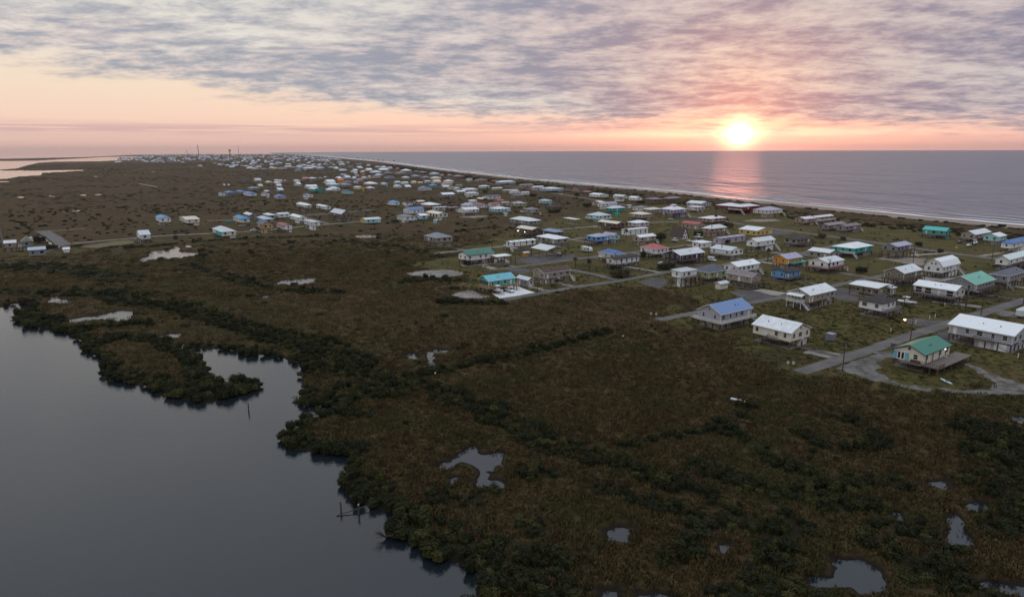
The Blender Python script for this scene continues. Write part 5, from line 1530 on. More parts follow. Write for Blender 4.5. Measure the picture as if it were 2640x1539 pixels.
def face_rot(d): v = DIRS[d]; return math.atan2(v.y, v.x)
def vehicle(kind, z, x, y, d, col, label, cat, group='vehicles parked by the houses', scale=1.0):
    P = unproj(*zp(z, x, y))
    root = empty(kind, (P.x, P.y, .10), face_rot(d) if isinstance(d, str) else d); root.scale = (scale,) * 3
    m = plain_mat('paint_' + '_'.join('%02d' % (c * 99) for c in col), col, .3, 0, spec=.5)
    tag(root, label, cat, group)
    if kind in ('pickup_truck', 'car', 'van'):
        if kind == 'pickup_truck': L, st, cab = 5.6, [(-2.8, .86, .55, 1.05), (-2.7, .94, .42, 1.12), (-.6, .96, .42, 1.14), (1.0, .96, .42, 1.12), (2.4, .93, .42, 1.08), (2.8, .84, .50, .92)], [(-.75, .80, 1.1, 1.14), (-.45, .78, 1.1, 1.82), (.75, .76, 1.1, 1.84), (1.45, .80, 1.1, 1.14)]
        elif kind == 'car': L, st, cab = 4.6, [(-2.3, .78, .55, .90), (-2.2, .88, .38, 1.0), (0, .90, .36, .98), (1.3, .89, .36, .94), (2.2, .82, .40, .82), (2.3, .75, .5, .72)], [(-1.9, .74, .95, 1.0), (-1.3, .70, .95, 1.48), (.3, .70, .95, 1.50), (1.2, .76, .93, .98)]
        else: L, st, cab = 5.2, [(-2.6, .90, .55, 1.2), (-2.5, .96, .40, 1.25), (0, .97, .38, 1.25), (1.7, .95, .38, 1.2), (2.4, .90, .42, 1.0), (2.6, .82, .5, .85)], [(-2.5, .90, 1.2, 2.0), (-2.3, .90, 1.2, 2.15), (1.0, .90, 1.2, 2.15), (1.5, .86, 1.2, 1.95), (2.1, .86, 1.15, 1.22)]
        loft('body', m, root, [ring(*s) for s in st], smooth=False)
        cb = loft('cabin', m, root, [ring(*s) for s in cab])
        zz0, zz1 = (1.22, 1.68) if kind == 'pickup_truck' else ((1.05, 1.38) if kind == 'car' else (1.4, 1.9))
        xw = (-.4, .72) if kind == 'pickup_truck' else ((-1.25, .3) if kind == 'car' else (.6, 1.4))
        for s_ in (-1, 1): box('side_window', M_GLASS, cb, (xw[0], s_ * .80 - .03, zz0), (xw[1], s_ * .80 + .03, zz1)) if kind != 'van' else box('side_window', M_GLASS, cb, (xw[0], s_ * .90 - .03, zz0), (xw[1], s_ * .90 + .03, zz1))
        a, c_ = cab[-2], cab[-1]
        wi = a[1] * .88
        e = Vector((.05, 0, .05)); q0, q1, q2, q3 = Vector((c_[0], -wi, c_[3])) + e, Vector((c_[0], wi, c_[3])) + e, Vector((a[0], wi * .95, a[3])) + e, Vector((a[0], -wi * .95, a[3])) + e
        dn = Vector((-.12, 0, -.06))
        mesh_obj('windscreen', [q0, q1, q2, q3, q0 + dn, q1 + dn, q2 + dn, q3 + dn], [(0, 1, 2, 3), (7, 6, 5, 4), (0, 4, 5, 1), (1, 5, 6, 2), (2, 6, 7, 3), (3, 7, 4, 0)], M_GLASS, cb)
        if kind == 'pickup_truck': box('bed_floor', M_STRAP, root, (-2.6, -.78, 1.10), (-.85, .78, 1.16))
        for s_ in (-1, 1):
            box('headlight', M_LAMPW, root, (L / 2 - .10, s_ * .62 - .15, .66), (L / 2 + .02, s_ * .62 + .15, .82)); box('tail_light', M_LAMPR, root, (-L / 2 - .02, s_ * .68 - .1, .7), (-L / 2 + .1, s_ * .68 + .1, .95))
        wheels(root, (-L * .31, L * .31), .96)
    elif kind in ('travel_trailer', 'motorhome'):
        L = 7.4 if kind == 'travel_trailer' else 9.5
        h = 2.95 if kind == 'travel_trailer' else 3.3
        st = [(-L / 2, 1.1, .75, h - .35), (-L / 2 + .3, 1.2, .55, h), (L / 2 - 1.2, 1.2, .55, h), (L / 2 - .3, 1.15, .65, h - .55), (L / 2, 1.05, .8, h - 1.1)]
        loft('body', m, root, [ring(*s, .16) for s in st])
        stripe = plain_mat('rv_stripe', (.30, .29, .27) if kind == 'travel_trailer' else (.16, .12, .09), .5)
        for s_ in (-1, 1):
            box('stripe', stripe, root, (-L / 2 + .4, s_ * 1.2 - .02, 1.05), (L / 2 - 1.3, s_ * 1.2 + .02, 1.35))
            for k in range(3 if L < 8 else 4):
                xx = -L / 2 + 1.0 + k * (L - 2.6) / (2 if L < 8 else 3)
                box('window', M_GLASS, root, (xx - .45, s_ * 1.2 - .035, 1.6), (xx + .45, s_ * 1.2 + .035, 2.25))
            box('door', plain_mat('rv_door', (.55, .55, .54)), root, (L * .12, s_ * 1.2 - .03, .7), (L * .12 + .7, s_ * 1.2 + .03, 2.4)) if s_ < 0 else None
        box('roof_vent', M_TRIM, root, (-.4, -.3, h), (.3, .3, h + .22)); box('air_conditioner', M_TRIM, root, (-2.2, -.4, h), (-1.2, .4, h + .3))
        wheels(root, (-.9, .0) if L < 8 else (-2.8, 3.0), 1.15, .38)
        if kind == 'travel_trailer': cyl_obj('drawbar', M_STRAP, root, [((L / 2 - .2, -.6, .6), (L / 2 + 1.1, 0, .55), .06, .06), ((L / 2 - .2, .6, .6), (L / 2 + 1.1, 0, .55), .06, .06)])
        else: box('windscreen', M_GLASS, root, (L / 2 - .42, -.95, 1.7), (L / 2 - .16, .95, 2.45))
    elif kind == 'boat':
        hs = []
        for x, w, zk, zs in [(-3.3, 1.12, .75, 1.55), (-2.0, 1.2, .68, 1.55), (0, 1.22, .66, 1.6), (1.6, 1.05, .74, 1.72), (2.8, .62, .95, 1.88), (3.5, .06, 1.5, 2.0)]:
            hs.append([(x, 0, zk), (x, w * .72, zk + .28), (x, w, zs - .15), (x, w * .97, zs), (x, w * .8, zs - .02), (x, -w * .8, zs - .02), (x, -w * .97, zs), (x, -w, zs - .15), (x, -w * .72, zk + .28)])
        loft('hull', m, root, hs)
        bt = plain_mat('hull_bottom_paint', (.03, .03, .04), .4)
        loft('bottom_stripe', bt, root, [[(x, 0, zk - .02), (x, w * .74, zk + .27), (x, w * .9, zk + .42), (x, w * .85, zk + .42), (x, -w * .85, zk + .42), (x, -w * .9, zk + .42), (x, -w * .74, zk + .27)] for x, w, zk in [(-3.28, 1.13, .74), (-2, 1.21, .67), (0, 1.23, .65), (1.6, 1.06, .73), (2.7, .66, .93)]])
        box('console', M_TRIM, root, (-.6, -.45, 1.5), (.4, .45, 2.4)); box('console_screen', M_GLASS, root, (.3, -.42, 2.3), (.42, .42, 2.75))
        box('sun_top', M_TRIM, root, (-1.3, -.95, 3.1), (.9, .95, 3.2))
        cyl_obj('top_frame', M_RIM, root, [((sx, sy, 1.6), (sx, sy * .9, 3.1), .035, .035) for sx in (-.9, .5) for sy in (-.85, .85)], 6)
        eng = box('outboard_motor', M_STRAP, root, (-3.9, -.28, .9), (-3.32, .28, 2.05))
        cyl_obj('trailer_frame', plain_mat('galvanised', (.3, .3, .32), .5, .5), root, [((-3.0, s_ * .7, .6), (2.2, s_ * .7, .6), .06, .06) for s_ in (-1, 1)] + [((2.2, -.7, .6), (4.6, 0, .5), .06, .06), ((2.2, .7, .6), (4.6, 0, .5), .06, .06)] + [((-1, -1.1, .55), (-1, 1.1, .55), .05, .05)], 6)
        wheels(root, (-1.5, -.7), 1.12, .33)
    return root
WHT = (.72, .73, .74)
vehicle('pickup_truck', 'D', 1228, 868, '-y', WHT, 'white pickup truck parked on the concrete pad by the turquoise house', 'pickup')
vehicle('boat', 'D', 1098, 888, '-y', WHT, 'white motorboat on a trailer beside the white pickup truck', 'boat')
vehicle('travel_trailer', 'B', 1812, 802, '-y', (.70, .70, .69), 'white travel trailer on the grass near the boat shelter', 'trailer')
vehicle('van', 'E', 1232, 512, '-y', WHT, 'white van below the white cottage with timber porch', 'van')
vehicle('motorhome', 'F', 715, 905, '-y', (.34, .30, .25), 'beige motorhome parked under the white-roofed shelter', 'motorhome')
vehicle('boat', 'm', 590, 540, '-y', WHT, 'white cabin boat on a trailer behind the dark-roofed white house', 'boat')
vehicle('car', 'F', 1880, 342, '+x', (.55, .57, .60), 'silver car on the grass in front of the aqua house', 'car')
vehicle('boat', 'F', 1945, 322, '+x', WHT, 'white boat behind the silver car near the aqua house', 'boat', scale=.9)
vehicle('car', 'F', 1775, 302, '+x', (.10, .09, .10), 'dark car under the carport of the tan beach house', 'car')
vehicle('travel_trailer', 'm', 2430, 715, '+x', (.62, .66, .68), 'pale camper cut by the right edge beside the near road', 'trailer')
for x, y, c, lb in [(985, 292, WHT, 'white car in front of the brown A-frame house'), (1065, 288, (.5, .5, .52), 'grey car right of the white car by the A-frame'), (620, 272, (.6, .58, .55), 'pale car beside the tan stilt house'), (660, 557, WHT, 'pale car below the purple house')]:
    vehicle('car', 'E', x, y, '-y', c, lb, 'car')
vehicle('boat', 'E', 1085, 258, '-y', WHT, 'white boat right of the A-frame house', 'boat')
vehicle('boat', 'E', 810, 292, '-y', WHT, 'white boat in front of the A-frame roof', 'boat', scale=.8)
vehicle('boat', 'D', 1790, 450, '+y', (.4, .38, .36), 'boat stored under the open boat shelter', 'boat')
vehicle('boat', 'D', 1135, 520, '-y', (.5, .5, .48), 'boat under the carport of the green-roofed house', 'boat', scale=.85)
vehicle('car', 'd', 1520, 650, '-y', (.5, .5, .52), 'car under the house with the cupola', 'car')
vehicle('car', 'g', 480, 480, '-x', (.3, .3, .33), 'dark car under the cream house with bright blue roof', 'car')
vehicle('car', 'g', 585, 465, '-x', (.08, .08, .09), 'black car right of the one under the bright blue roof', 'car')
vehicle('pickup_truck', 'g', 715, 565, '-x', WHT, 'white pickup left of the tall sand-coloured house', 'pickup')
vehicle('travel_trailer', 'a', 385, 332, '-y', WHT, 'white camper, left one of two side by side in the far marsh', 'trailer')
vehicle('travel_trailer', 'a', 460, 332, '-y', WHT, 'white camper, right one of two side by side in the far marsh', 'trailer')
vehicle('car', 'c', 1100, 850, '-y', WHT, 'white car left of the grey-roofed tan house in the middle rows', 'car')
vehicle('car', 'c', 1770, 550, '-x', WHT, 'white car in front of the steep stone house', 'car')

# ------------------------------------------------------------------ poles, lamps, signs
M_WOODPOLE = plain_mat('pole_wood', (.075, .06, .05), .9); M_GALV = plain_mat('galvanised_steel', (.32, .32, .33), .5, .4)
def pole(z, x, ytop, ybase, label, lamp=False, arm=True):
    P = unproj(*zp(z, x, ybase)); 
    dpx = (ybase - ytop) * ZONES[z][2]; h = min(12.0, max(5.0, dpx * math.hypot(P.x, P.y) / FPX * 1.03))
    root = empty('utility_pole' if not lamp else 'street_lamp', (P.x, P.y, 0), GRID)
    tag(root, label, 'pole' if not lamp else 'street lamp', 'utility poles along the streets' if not lamp else None)
    cyl_obj('pole', M_WOODPOLE, root, [((0, 0, 0), (0, 0, h), .16, .11)], 8)
    if arm and not lamp:
        box('cross_arm', M_WOODPOLE, root, (-.06, -1.0, h - .8), (.06, 1.0, h - .66))
        for k in (-.85, -.4, .4, .85): cyl_obj('insulator', M_GALV, root, [((0, k, h - .66), (0, k, h - .45), .05, .04)], 6)
        cyl_obj('transformer', M_GALV, root, [((.3, 0, h - 2.1), (.3, 0, h - 1.2), .2, .2)], 10)
    if lamp:
        cyl_obj('lamp_arm', M_GALV, root, [((0, 0, h - .3), (-.5, .7, h + .05), .05, .05), ((-.5, .7, h + .05), (-1.1, 1.5, h), .05, .05)], 6)
        hd = cyl_obj('lamp_head', M_GALV, root, [((-.95, 1.3, h + .06), (-1.45, 2.0, h + .02), .16, .2)], 8)
        if lamp == 'lit':
            e = plain_mat('sodium_lamp', (1, .7, .25), .5, 0, (1, .55, .08), 26.0)
            V, F = [], []
            cyl(V, F, (-1.25, 1.7, h - .32), (-1.25, 1.7, h - .08), .26, .22, 10); mesh_obj('lit_lens', V, F, e, hd)
            ld = bpy.data.lights.new('lamp_light', 'POINT'); ld.energy = 60; ld.color = (1, .6, .15); ld.shadow_soft_size = .3
            lo = bpy.data.objects.new('lamp_light', ld); COL.objects.link(lo); lo.parent = root; lo.location = (-1.25, 1.7, h - .7)
    return root
POLES = [('D', 1553, 665, 880, 'wooden pole in front of the tan house with brown roof'), ('D', 1030, 195, 362, 'thin pole left of the white mobile home with porch'), ('E', 1228, 85, 262, 'pole in front of the rosy box house'),
         ('E', 216, 555, 716, 'pole at the lane corner below the strapped mobile home'), ('E', 116, 420, 548, 'pole in front of the blue hip roof'), ('E', 2072, 570, 835, 'pole in front of the sky blue cottage'), ('F', 245, 510, 748, 'pole in front of the white house with red shutters'),
         ('F', 705, 495, 645, 'pole on the lawn left of the khaki house'), ('F', 1228, 385, 560, 'pole below the grey house on tall stilts'), ('F', 2145, 185, 512, 'tall pole beside the aqua beach house'), ('K', 676, 562, 858, 'dark pole at the end of the near road'),
         ('m', 1512, 335, 642, 'pole right of the long pale house with deck'), ('m', 2432, 390, 520, 'pole by the near road at the right edge'), ('m', 545, 380, 605, 'dark pole beside the cabin boat'), ('E', 905, 860, 1012, 'thin pole in the marsh below the tall white house'),
         ('d', 842, 650, 765, 'pole in front of the pinkish white house'), ('d', 1423, 590, 705, 'pole below the house with the cupola'), ('d', 300, 150, 275, 'pole by the white house near the dunes'), ('E', 1345, 310, 470, 'pole in front of the white cottage with pale roof'),
         ('D', 2148, 300, 470, 'pole beside the white travel trailer'), ('D', 1300, 470, 555, 'short pole beside the dark gravel yard'), ('E', 1620, 80, 165, 'pole in front of the low yellow house'), ('d', 2220, 725, 860, 'pole in front of the rosy brown pyramid house'),
         ('F', 1840, 860, 1090, 'pole between the long pale house and the mint roof'), ('g', 440, 285, 400, 'pole in front of the bright blue roof in the marsh cluster'), ('d', 1160, 490, 600, 'pole beside the cream hip roofs near the beach'), ('c', 995, 650, 780, 'pole by the lilac-roofed house in middle rows')]
for p in POLES: pole(*p)
pole('m', 648, 800, 1135, 'street lamp with a glowing yellow light beside the near road', lamp='lit', arm=False)
pole('m', 1765, 395, 700, 'unlit street lamp on a pole by the near road', lamp=True, arm=False)

def sign(z, x, y, kind, label):
    P = unproj(*zp(z, x, y)); root = empty('road_sign', (P.x, P.y, 0), math.atan2(-P.x, P.y) * 1.0)
    tag(root, label, 'sign', 'signs and markers beside the roads')
    cyl_obj('post', M_GALV, root, [((0, 0, 0), (0, 0, 2.3 if kind != 'stub' else 1.2), .045, .045)], 6)
    if kind == 'diamond':
        ym = plain_mat('yellow_sign', (.75, .45, .02), .4); s_ = .75
        mesh_obj('panel', [(0, -.07, 1.6), (s_, -.07, 2.35), (0, -.07, 3.1), (-s_, -.07, 2.35), (0, -.05, 1.6), (s_, -.05, 2.35), (0, -.05, 3.1), (-s_, -.05, 2.35)], [(0, 1, 2, 3), (7, 6, 5, 4), (0, 4, 5, 1), (1, 5, 6, 2), (2, 6, 7, 3), (3, 7, 4, 0)], ym, root)
        mesh_obj('panel_mark', [(-.08, -.078, 2.0), (.08, -.078, 2.0), (.08, -.078, 2.7), (-.08, -.078, 2.7), (-.08, -.0715, 2.0), (.08, -.0715, 2.0), (.08, -.0715, 2.7), (-.08, -.0715, 2.7)], [(0, 1, 2, 3), (7, 6, 5, 4), (0, 4, 5, 1), (2, 6, 7, 3)], M_STRAP, root)
    elif kind == 'round':
        V, F = [], []
        cyl(V, F, (0, -.08, 2.3), (0, -.05, 2.3), .42, .42, 12); mesh_obj('panel', V, F, plain_mat('pale_sign', (.45, .43, .38), .6), root)
    return root
sign('F', 1730, 398, 'diamond', 'yellow diamond road sign beside the main road')
sign('K', 172, 855, 'round', 'round pale sign at the end of the near road')
sign('K', 118, 850, 'round', 'smaller pale marker left of the round sign at road end')
sign('G', 258, 435, 'round', 'round pale sign at the end of the blue house road')
sign('G', 190, 430, 'round', 'pale marker left of the round sign by the blue house road')
for i, (x, y, lb) in enumerate([(345, 955, 'white stub post in the lawn left of the street lamp'), (738, 825, 'white stub post beside the dark gravel drive'), (957, 748, 'white stub post above the dark gravel drive'), (1045, 725, 'pale post right of the stubs above the gravel drive'), (1195, 545, 'pale post in front of the long pale house'), (2352, 1360, 'pale post below the long grey house')]):
    P = unproj(*zp('m', x, y)); o = cyl_obj('marker_post', M_TRIM, None, [((0, 0, 0), (0, 0, 1.1), .11, .11), ((0, 0, 1.1), (0, 0, 1.22), .14, .12)], 8); o.location = (P.x, P.y, 0)
    tag(o, lb, 'post', 'white stub posts in the lawns')

# ------------------------------------------------------------------ odd things in the yards
def thing_box(name, z, x, y, w, d_, h, col, label, cat, lid=True):
    P = unproj(*zp(z, x, y)); r = empty(name, (P.x, P.y, .02), GRID); m = plain_mat('tint_' + name, col, .7)
    box('body', m, r, (-w / 2, -d_ / 2, 0), (w / 2, d_ / 2, h))
    if lid: box('lid', plain_mat('lid_' + name, tuple(min(1, c * 1.35) for c in col), .5), r, (-w / 2 - .06, -d_ / 2 - .06, h), (w / 2 + .06, d_ / 2 + .06, h + .1))
    tag(r, label, cat); return r
thing_box('utility_cabinet', 'K', 555, 535, 2.3, 2.1, 1.9, (.20, .20, .24), 'grey utility cabinet on the lawn behind the cream house', 'cabinet')
thing_box('trash_bin', 'K', 1188, 607, .8, .8, 1.1, (.10, .10, .11), 'dark trash bin with pale lid beside the near road', 'bin')
thing_box('teal_bin', 'g', 215, 410, 3.5, 2.2, 1.6, (.04, .25, .25), 'teal skip beside the pale track in the marsh', 'skip')
thing_box('teal_tank', 'd', 612, 590, 2.6, 2.6, 3.2, (.03, .36, .30), 'small teal tank block below the teal cottage', 'tank')
P = unproj(*zp('K', 1730, 965)); kr = empty('kayak', (P.x, P.y, .05), GRID + R(60)); tag(kr, 'pale blue kayak lying on the grass in front of the timber deck', 'kayak')
loft('hull', plain_mat('kayak_shell', (.45, .62, .66), .4), kr, [[(x, -w, .18), (x, -w * .5, .02), (x, w * .5, .02), (x, w, .18), (x, w * .7, .32), (x, -w * .7, .32)] for x, w in [(-2.0, .03), (-1.4, .28), (0, .42), (1.4, .28), (2.0, .03)]])
box('seat', plain_mat('kayak_seat', (.05, .12, .08)), kr, (-.4, -.18, .3), (.2, .18, .55))
P = unproj(1901, 1038); hr = empty('stranded_hull', (P.x, P.y, .25), GRID + R(-75)); tag(hr, 'small white boat hull stranded in the marsh grass', 'boat')
loft('hull', plain_mat('stranded_paint', (.5, .5, .52), .5), hr, [[(x, -w, .5), (x, -w * .6, .1), (x, w * .6, .1), (x, w, .5), (x, w * .8, .46), (x, -w * .8, .46)] for x, w in [(-1.6, .5), (0, .62), (1.2, .42), (1.8, .04)]])
box('thwart', M_DECK, hr, (-.2, -.55, .46), (.15, .55, .52))
for i, (x, y, lb) in enumerate([(1606, 873, 'white float lying in the brown grass left of the cream house'), (1122, 970, 'white scrap among the dark shrubs in the middle marsh')]):
    P = unproj(x, y); V, F = [], []
    for k in range(5):
        pass
    o = loft('float', M_TRIM, None, [[(.22 * math.sin(t) * math.cos(a), .22 * math.sin(t) * math.sin(a), .5 - .22 * math.cos(t)) for a in np.linspace(0, 6.283, 9)[:-1]] for t in (.15, .8, 1.57, 2.3, 3.0)], smooth=True); o.location = (P.x, P.y, .35)
    tag(o, lb, 'float')
# rail fence by the turquoise house
fr = empty('rail_fence', unproj(*zp('D', 560, 850)), 0); tag(fr, 'low timber rail fence in the marsh left of the turquoise house', 'fence')
fp = [unproj(*zp('D', x, y)) - fr.location for x, y in [(800, 790), (680, 805), (560, 820), (460, 835), (362, 852), (440, 885), (520, 915)]]
for i, p in enumerate(fp):
    cyl_obj('post', M_DECK, fr, [((p.x, p.y, 0), (p.x, p.y, 1.2), .08, .08)], 6)
    if i:
        for h in (.55, 1.05): cyl_obj('rail', M_DECK, fr, [((fp[i - 1].x, fp[i - 1].y, h), (p.x, p.y, h), .05, .05)], 5)
# old pilings in the bay
for x, y, h, lean, lb in [(641, 1060, 1.7, .04, 'lone dark piling standing in the bay off the mangrove spit'), (880, 1318, 1.5, -.05, 'dark piling in the bay by the fallen plank'), (925, 1325, 1.6, .03, 'pale-topped piling in the bay beside the mangroves')]:
    P = unproj(x, y, -.4); r = empty('piling', P); tag(r, lb, 'piling', 'old pilings in the bay'); cyl_obj('stake', M_WOODPOLE, r, [((0, 0, -1.2), (lean, 0, h), .16, .13)], 8); cyl_obj('cap', M_WOODPOLE if 'pale' not in lb else M_GALV, r, [((lean, 0, h), (lean, 0, h + .18), .17, .12)], 8)
a_, b_ = unproj(868, 1328, -.3), unproj(952, 1302, .25); o = cyl_obj('fallen_plank', M_WOODPOLE, None, [((0, 0, 0), tuple(b_ - a_), .09, .08)], 6); o.location = a_; tag(o, 'fallen plank slanting into the bay between two pilings', 'plank')
# dead branches at the water's edge
P = unproj(995, 1385, -.2); dr_ = random.Random(3); db = empty('dead_bush', P); tag(db, 'bare dead branches leaning over the bay edge', 'dead bush')
for k in range(26):
    a = dr_.uniform(0, 6.28); L = dr_.uniform(.9, 2.2); e = Vector((math.cos(a) * L - .6, math.sin(a) * L * .7, dr_.uniform(.2, 1.6))); mid = e * .5 + Vector((0, 0, .25))
    cyl_obj('branch', M_WOODPOLE, db, [((0, 0, 0), tuple(mid), .05, .035), (tuple(mid), tuple(e), .035, .012), (tuple(mid), tuple(e + Vector((dr_.uniform(-.5, .5), dr_.uniform(-.5, .5), .2))), .025, .01)], 5)

# ------------------------------------------------------------------ skyline: masts, water tower, lattice mast
def mast(x, ytop, ybase, w, label, plats=0):
    D = 5200.0
    P0 = unproj(x, ybase); P0 = P0 * (D / math.hypot(P0.x, P0.y)); P0.z = 0
    h = CAMH + (YH + (395 - 388.6) * 0 - ytop + (PW / 2 - x) * math.tan(ROLL)) * D / FPX
    r = empty('radio_mast', P0); tag(r, label, 'mast', 'radio masts on the skyline'); w = w * D / FPX / 2
    for sx, sy in ((-1, -1), (1, -1), (1, 1), (-1, 1)): cyl_obj('mast_leg', M_WOODPOLE, r, [((sx * w, sy * w, 0), (sx * w * .55, sy * w * .55, h), w * .35, w * .28)], 5)
    n = 9
    L = []
    for k in range(n):
        z0 = h * k / n; ww = w * (1 - .45 * k / n)
        L += [((-ww, -ww, z0), (ww, -ww, z0 + h / n), w * .18, w * .18), ((ww, ww, z0), (-ww, ww, z0 + h / n), w * .18, w * .18)]
    cyl_obj('bracing', M_WOODPOLE, r, L, 4)
    for k in range(plats): zz = h * (.42 + .17 * k); box('platform', M_WOODPOLE, r, (-w * 1.7, -w * 1.7, zz), (w * 1.7, w * 1.7, zz + 1.6))
mast(512, 375, 400, 1.0, 'tallest lattice radio mast with platforms on the left skyline', 4)
mast(483, 386, 400, .7, 'short radio mast left of the tallest one', 0)
mast(616, 377, 400, .6, 'thin radio mast right of the water tower', 0)
D = 5000.0; P0 = unproj(593, 400); P0 = P0 * (D / math.hypot(P0.x, P0.y)); P0.z = 0
wt = empty('water_tower', P0); tag(wt, 'dark water tower standing above the far town', 'water tower'); k = D / FPX
h = CAMH + (YH - 387 + (PW / 2 - 593) * math.tan(ROLL)) * k
mt = plain_mat('tower_steel', (.16, .13, .15), .6)
loft('tank', mt, wt, [[(r_ * k * math.cos(a), r_ * k * math.sin(a), z_) for a in np.linspace(0, 6.283, 13)[:-1]] for r_, z_ in [(.3, h - 7.5 * k * .5), (2.6, h - 3.2 * k * .5), (2.9, h - 1.5 * k * .5), (2.6, h + .3 * k), (1.2, h + .6 * k)]])
cyl_obj('pedestal', mt, wt, [((0, 0, 0), (0, 0, h - 3.5 * k), 1.3 * k, 1.0 * k)], 10)
P0 = unproj(3, 632); lm = empty('lattice_tower', P0, .4); tag(lm, 'steel lattice tower at the left edge of the picture', 'tower'); h = 13.0
for sx, sy in ((-1, -1), (1, -1), (1, 1), (-1, 1)): cyl_obj('tower_leg', M_GALV, lm, [((sx * 1.2, sy * 1.2, 0), (sx * .5, sy * .5, h), .09, .07)], 5)
L = []
for k in range(10):
    w0, w1, z0, z1 = 1.2 - .07 * k, 1.2 - .07 * (k + 1), h * k / 10, h * (k + 1) / 10
    for a, c_ in (((-1, -1), (1, -1)), ((1, -1), (1, 1)), ((1, 1), (-1, 1)), ((-1, 1), (-1, -1))):
        L += [((a[0] * w0, a[1] * w0, z0), (c_[0] * w1, c_[1] * w1, z1), .05, .05), ((c_[0] * w0, c_[1] * w0, z0), (a[0] * w1, a[1] * w1, z1), .05, .05)]
cyl_obj('bracing', M_GALV, lm, L, 4)
# rock breakwaters off the beach
M_ROCK = plain_mat('breakwater_rock', (.05, .045, .05), .9)
for i, (x, y, w) in enumerate([(150, 40, 44), (200, 55, 40), (250, 66, 46), (310, 76, 44), (395, 84, 34), (425, 93, 30), (498, 99, 26), (600, 106, 26), (680, 112, 34), (760, 121, 34), (848, 128, 40), (1030, 138, 40)]):
    P0 = unproj(*zp('b', x, y)); Pe = unproj(*zp('b', x + w / 2, y)); L_ = (Pe - P0).length
    r_ = random.Random(i); V, F = [], []
    for k in range(14):
        t = -1 + 2 * (k + .5) / 14; px, py = AY.x * t * L_ * -1, AY.y * t * L_ * -1; s_ = r_.uniform(1.5, 3.2) * (1.3 - abs(t) * .5)
        n = len(V)
        V += [(px + s_ * 1.4 * sx * r_.uniform(.6, 1), py + s_ * 1.4 * sy * r_.uniform(.6, 1), zz) for zz, ss2 in ((-1.5, 1), (s_ * .8, .6)) for sx, sy in ((-ss2, -ss2), (ss2, -ss2), (ss2, ss2), (-ss2, ss2))]
        F += [tuple(n + q for q in f) for f in ((0, 1, 5, 4), (1, 2, 6, 5), (2, 3, 7, 6), (3, 0, 4, 7), (4, 5, 6, 7))]
    o = mesh_obj('breakwater', V, F, M_ROCK, None, loc=(P0.x, P0.y, -.5))
    tag(o, f'{ORD[i]} dark rock breakwater from the left off the far beach', 'breakwater', 'rock breakwaters off the far beach')

# ------------------------------------------------------------------ foliage
def leaf_mat(name, c1, c2, c3, rough=.75, zone=None):
    m, nt, b = new_mat(name)
    rnd = oinfo(nt); P = opos(nt); n1 = noise(nt, P, 1.4, 3, .6)
    c = mixc(nt, (n1 * .8 + (rnd - .5) * .5).ss(.25, .8), c1, c2)
    c = mixc(nt, rnd.ss(.80, .98) * .7, c, c3)
    if zone:
        g = nt.nodes.new('ShaderNodeObjectInfo'); lc = S(nt, g.outputs['Location'])
        zn = noise(nt, lc, .030, 4, .6); c = mixc(nt, zn.ss(.50, .62) * .8, c, zone)
        zn2 = noise(nt, lc, .055, 3, .6); c = mixc(nt, zn2.ss(.58, .70) * .55, c, tuple(v * .38 for v in zone))
    setc(nt, b, c); b.inputs['Roughness'].default_value = rough; b.inputs['Specular IOR Level'].default_value = .2
    return m
M_SHRUB = leaf_mat('mangrove_leaf', (.011, .0135, .003), (.036, .040, .008), (.056, .050, .015))
M_TREE = leaf_mat('tree_leaf', (.014, .018, .008), (.038, .038, .016), (.045, .038, .018))
M_GRASS = leaf_mat('marsh_blade', (.056, .040, .017), (.132, .091, .038), (.078, .066, .025), .9, (.060, .060, .020))
M_STEM = plain_mat('shrub_stem', (.05, .04, .032), .9)
def leaf_blob(seed, n, lobes, R0, H0, leaf, dome=.75):
    r = random.Random(seed); V, F = [], []
    L = []
    for k in range(lobes):
        a = r.uniform(0, 6.28); q = R0 * .62 * math.sqrt(r.random()); s_ = r.uniform(.42, .68)
        L.append((q * math.cos(a), q * math.sin(a), H0 * r.uniform(.30, .62), R0 * s_, H0 * r.uniform(.32, .5)))
    for k in range(n):
        cx, cy, cz, rr_, hh = L[r.randrange(lobes)]
        th = r.uniform(0, 6.28); ph = math.acos(r.uniform(-.25, 1)); f = r.uniform(.72, 1.08)
        nrm = Vector((math.sin(ph) * math.cos(th), math.sin(ph) * math.sin(th), math.cos(ph)))
        p = Vector((cx + nrm.x * rr_ * f, cy + nrm.y * rr_ * f, max(.08, cz + nrm.z * hh * f)))
        nn = (nrm + Vector((r.gauss(0, .55), r.gauss(0, .55), r.gauss(.25, .5)))).normalized()
        u = nn.orthogonal().normalized(); u = (Matrix.Rotation(r.uniform(0, 6.28), 3, nn) @ u); v = nn.cross(u)
        s_ = leaf * r.uniform(.6, 1.35); i = len(V)
        V += [p - u * s_ - v * s_ * .35, p + u * s_ * .2 - v * s_ * .65, p + u * s_ + v * s_ * .3, p - u * s_ * .1 + v * s_ * .6]
        F.append((i, i + 1, i + 2, i + 3))
    # dark heart of the bush
    for cx, cy, cz, rr_, hh in L:
        i = len(V); m_ = 6
        V += [(cx + rr_ * .72 * math.cos(t), cy + rr_ * .72 * math.sin(t), .05) for t in np.linspace(0, 6.283, m_ + 1)[:-1]] + [(cx + rr_ * .55 * math.cos(t), cy + rr_ * .55 * math.sin(t), cz + hh * .3) for t in np.linspace(.4, 6.683, m_ + 1)[:-1]] + [(cx, cy, cz + hh * .66)]
        for k in range(m_):
            j = (k + 1) % m_
            F += [(i + k, i + j, i + m_ + j, i + m_ + k), (i + m_ + k, i + m_ + j, i + 2 * m_)]
    return V, F
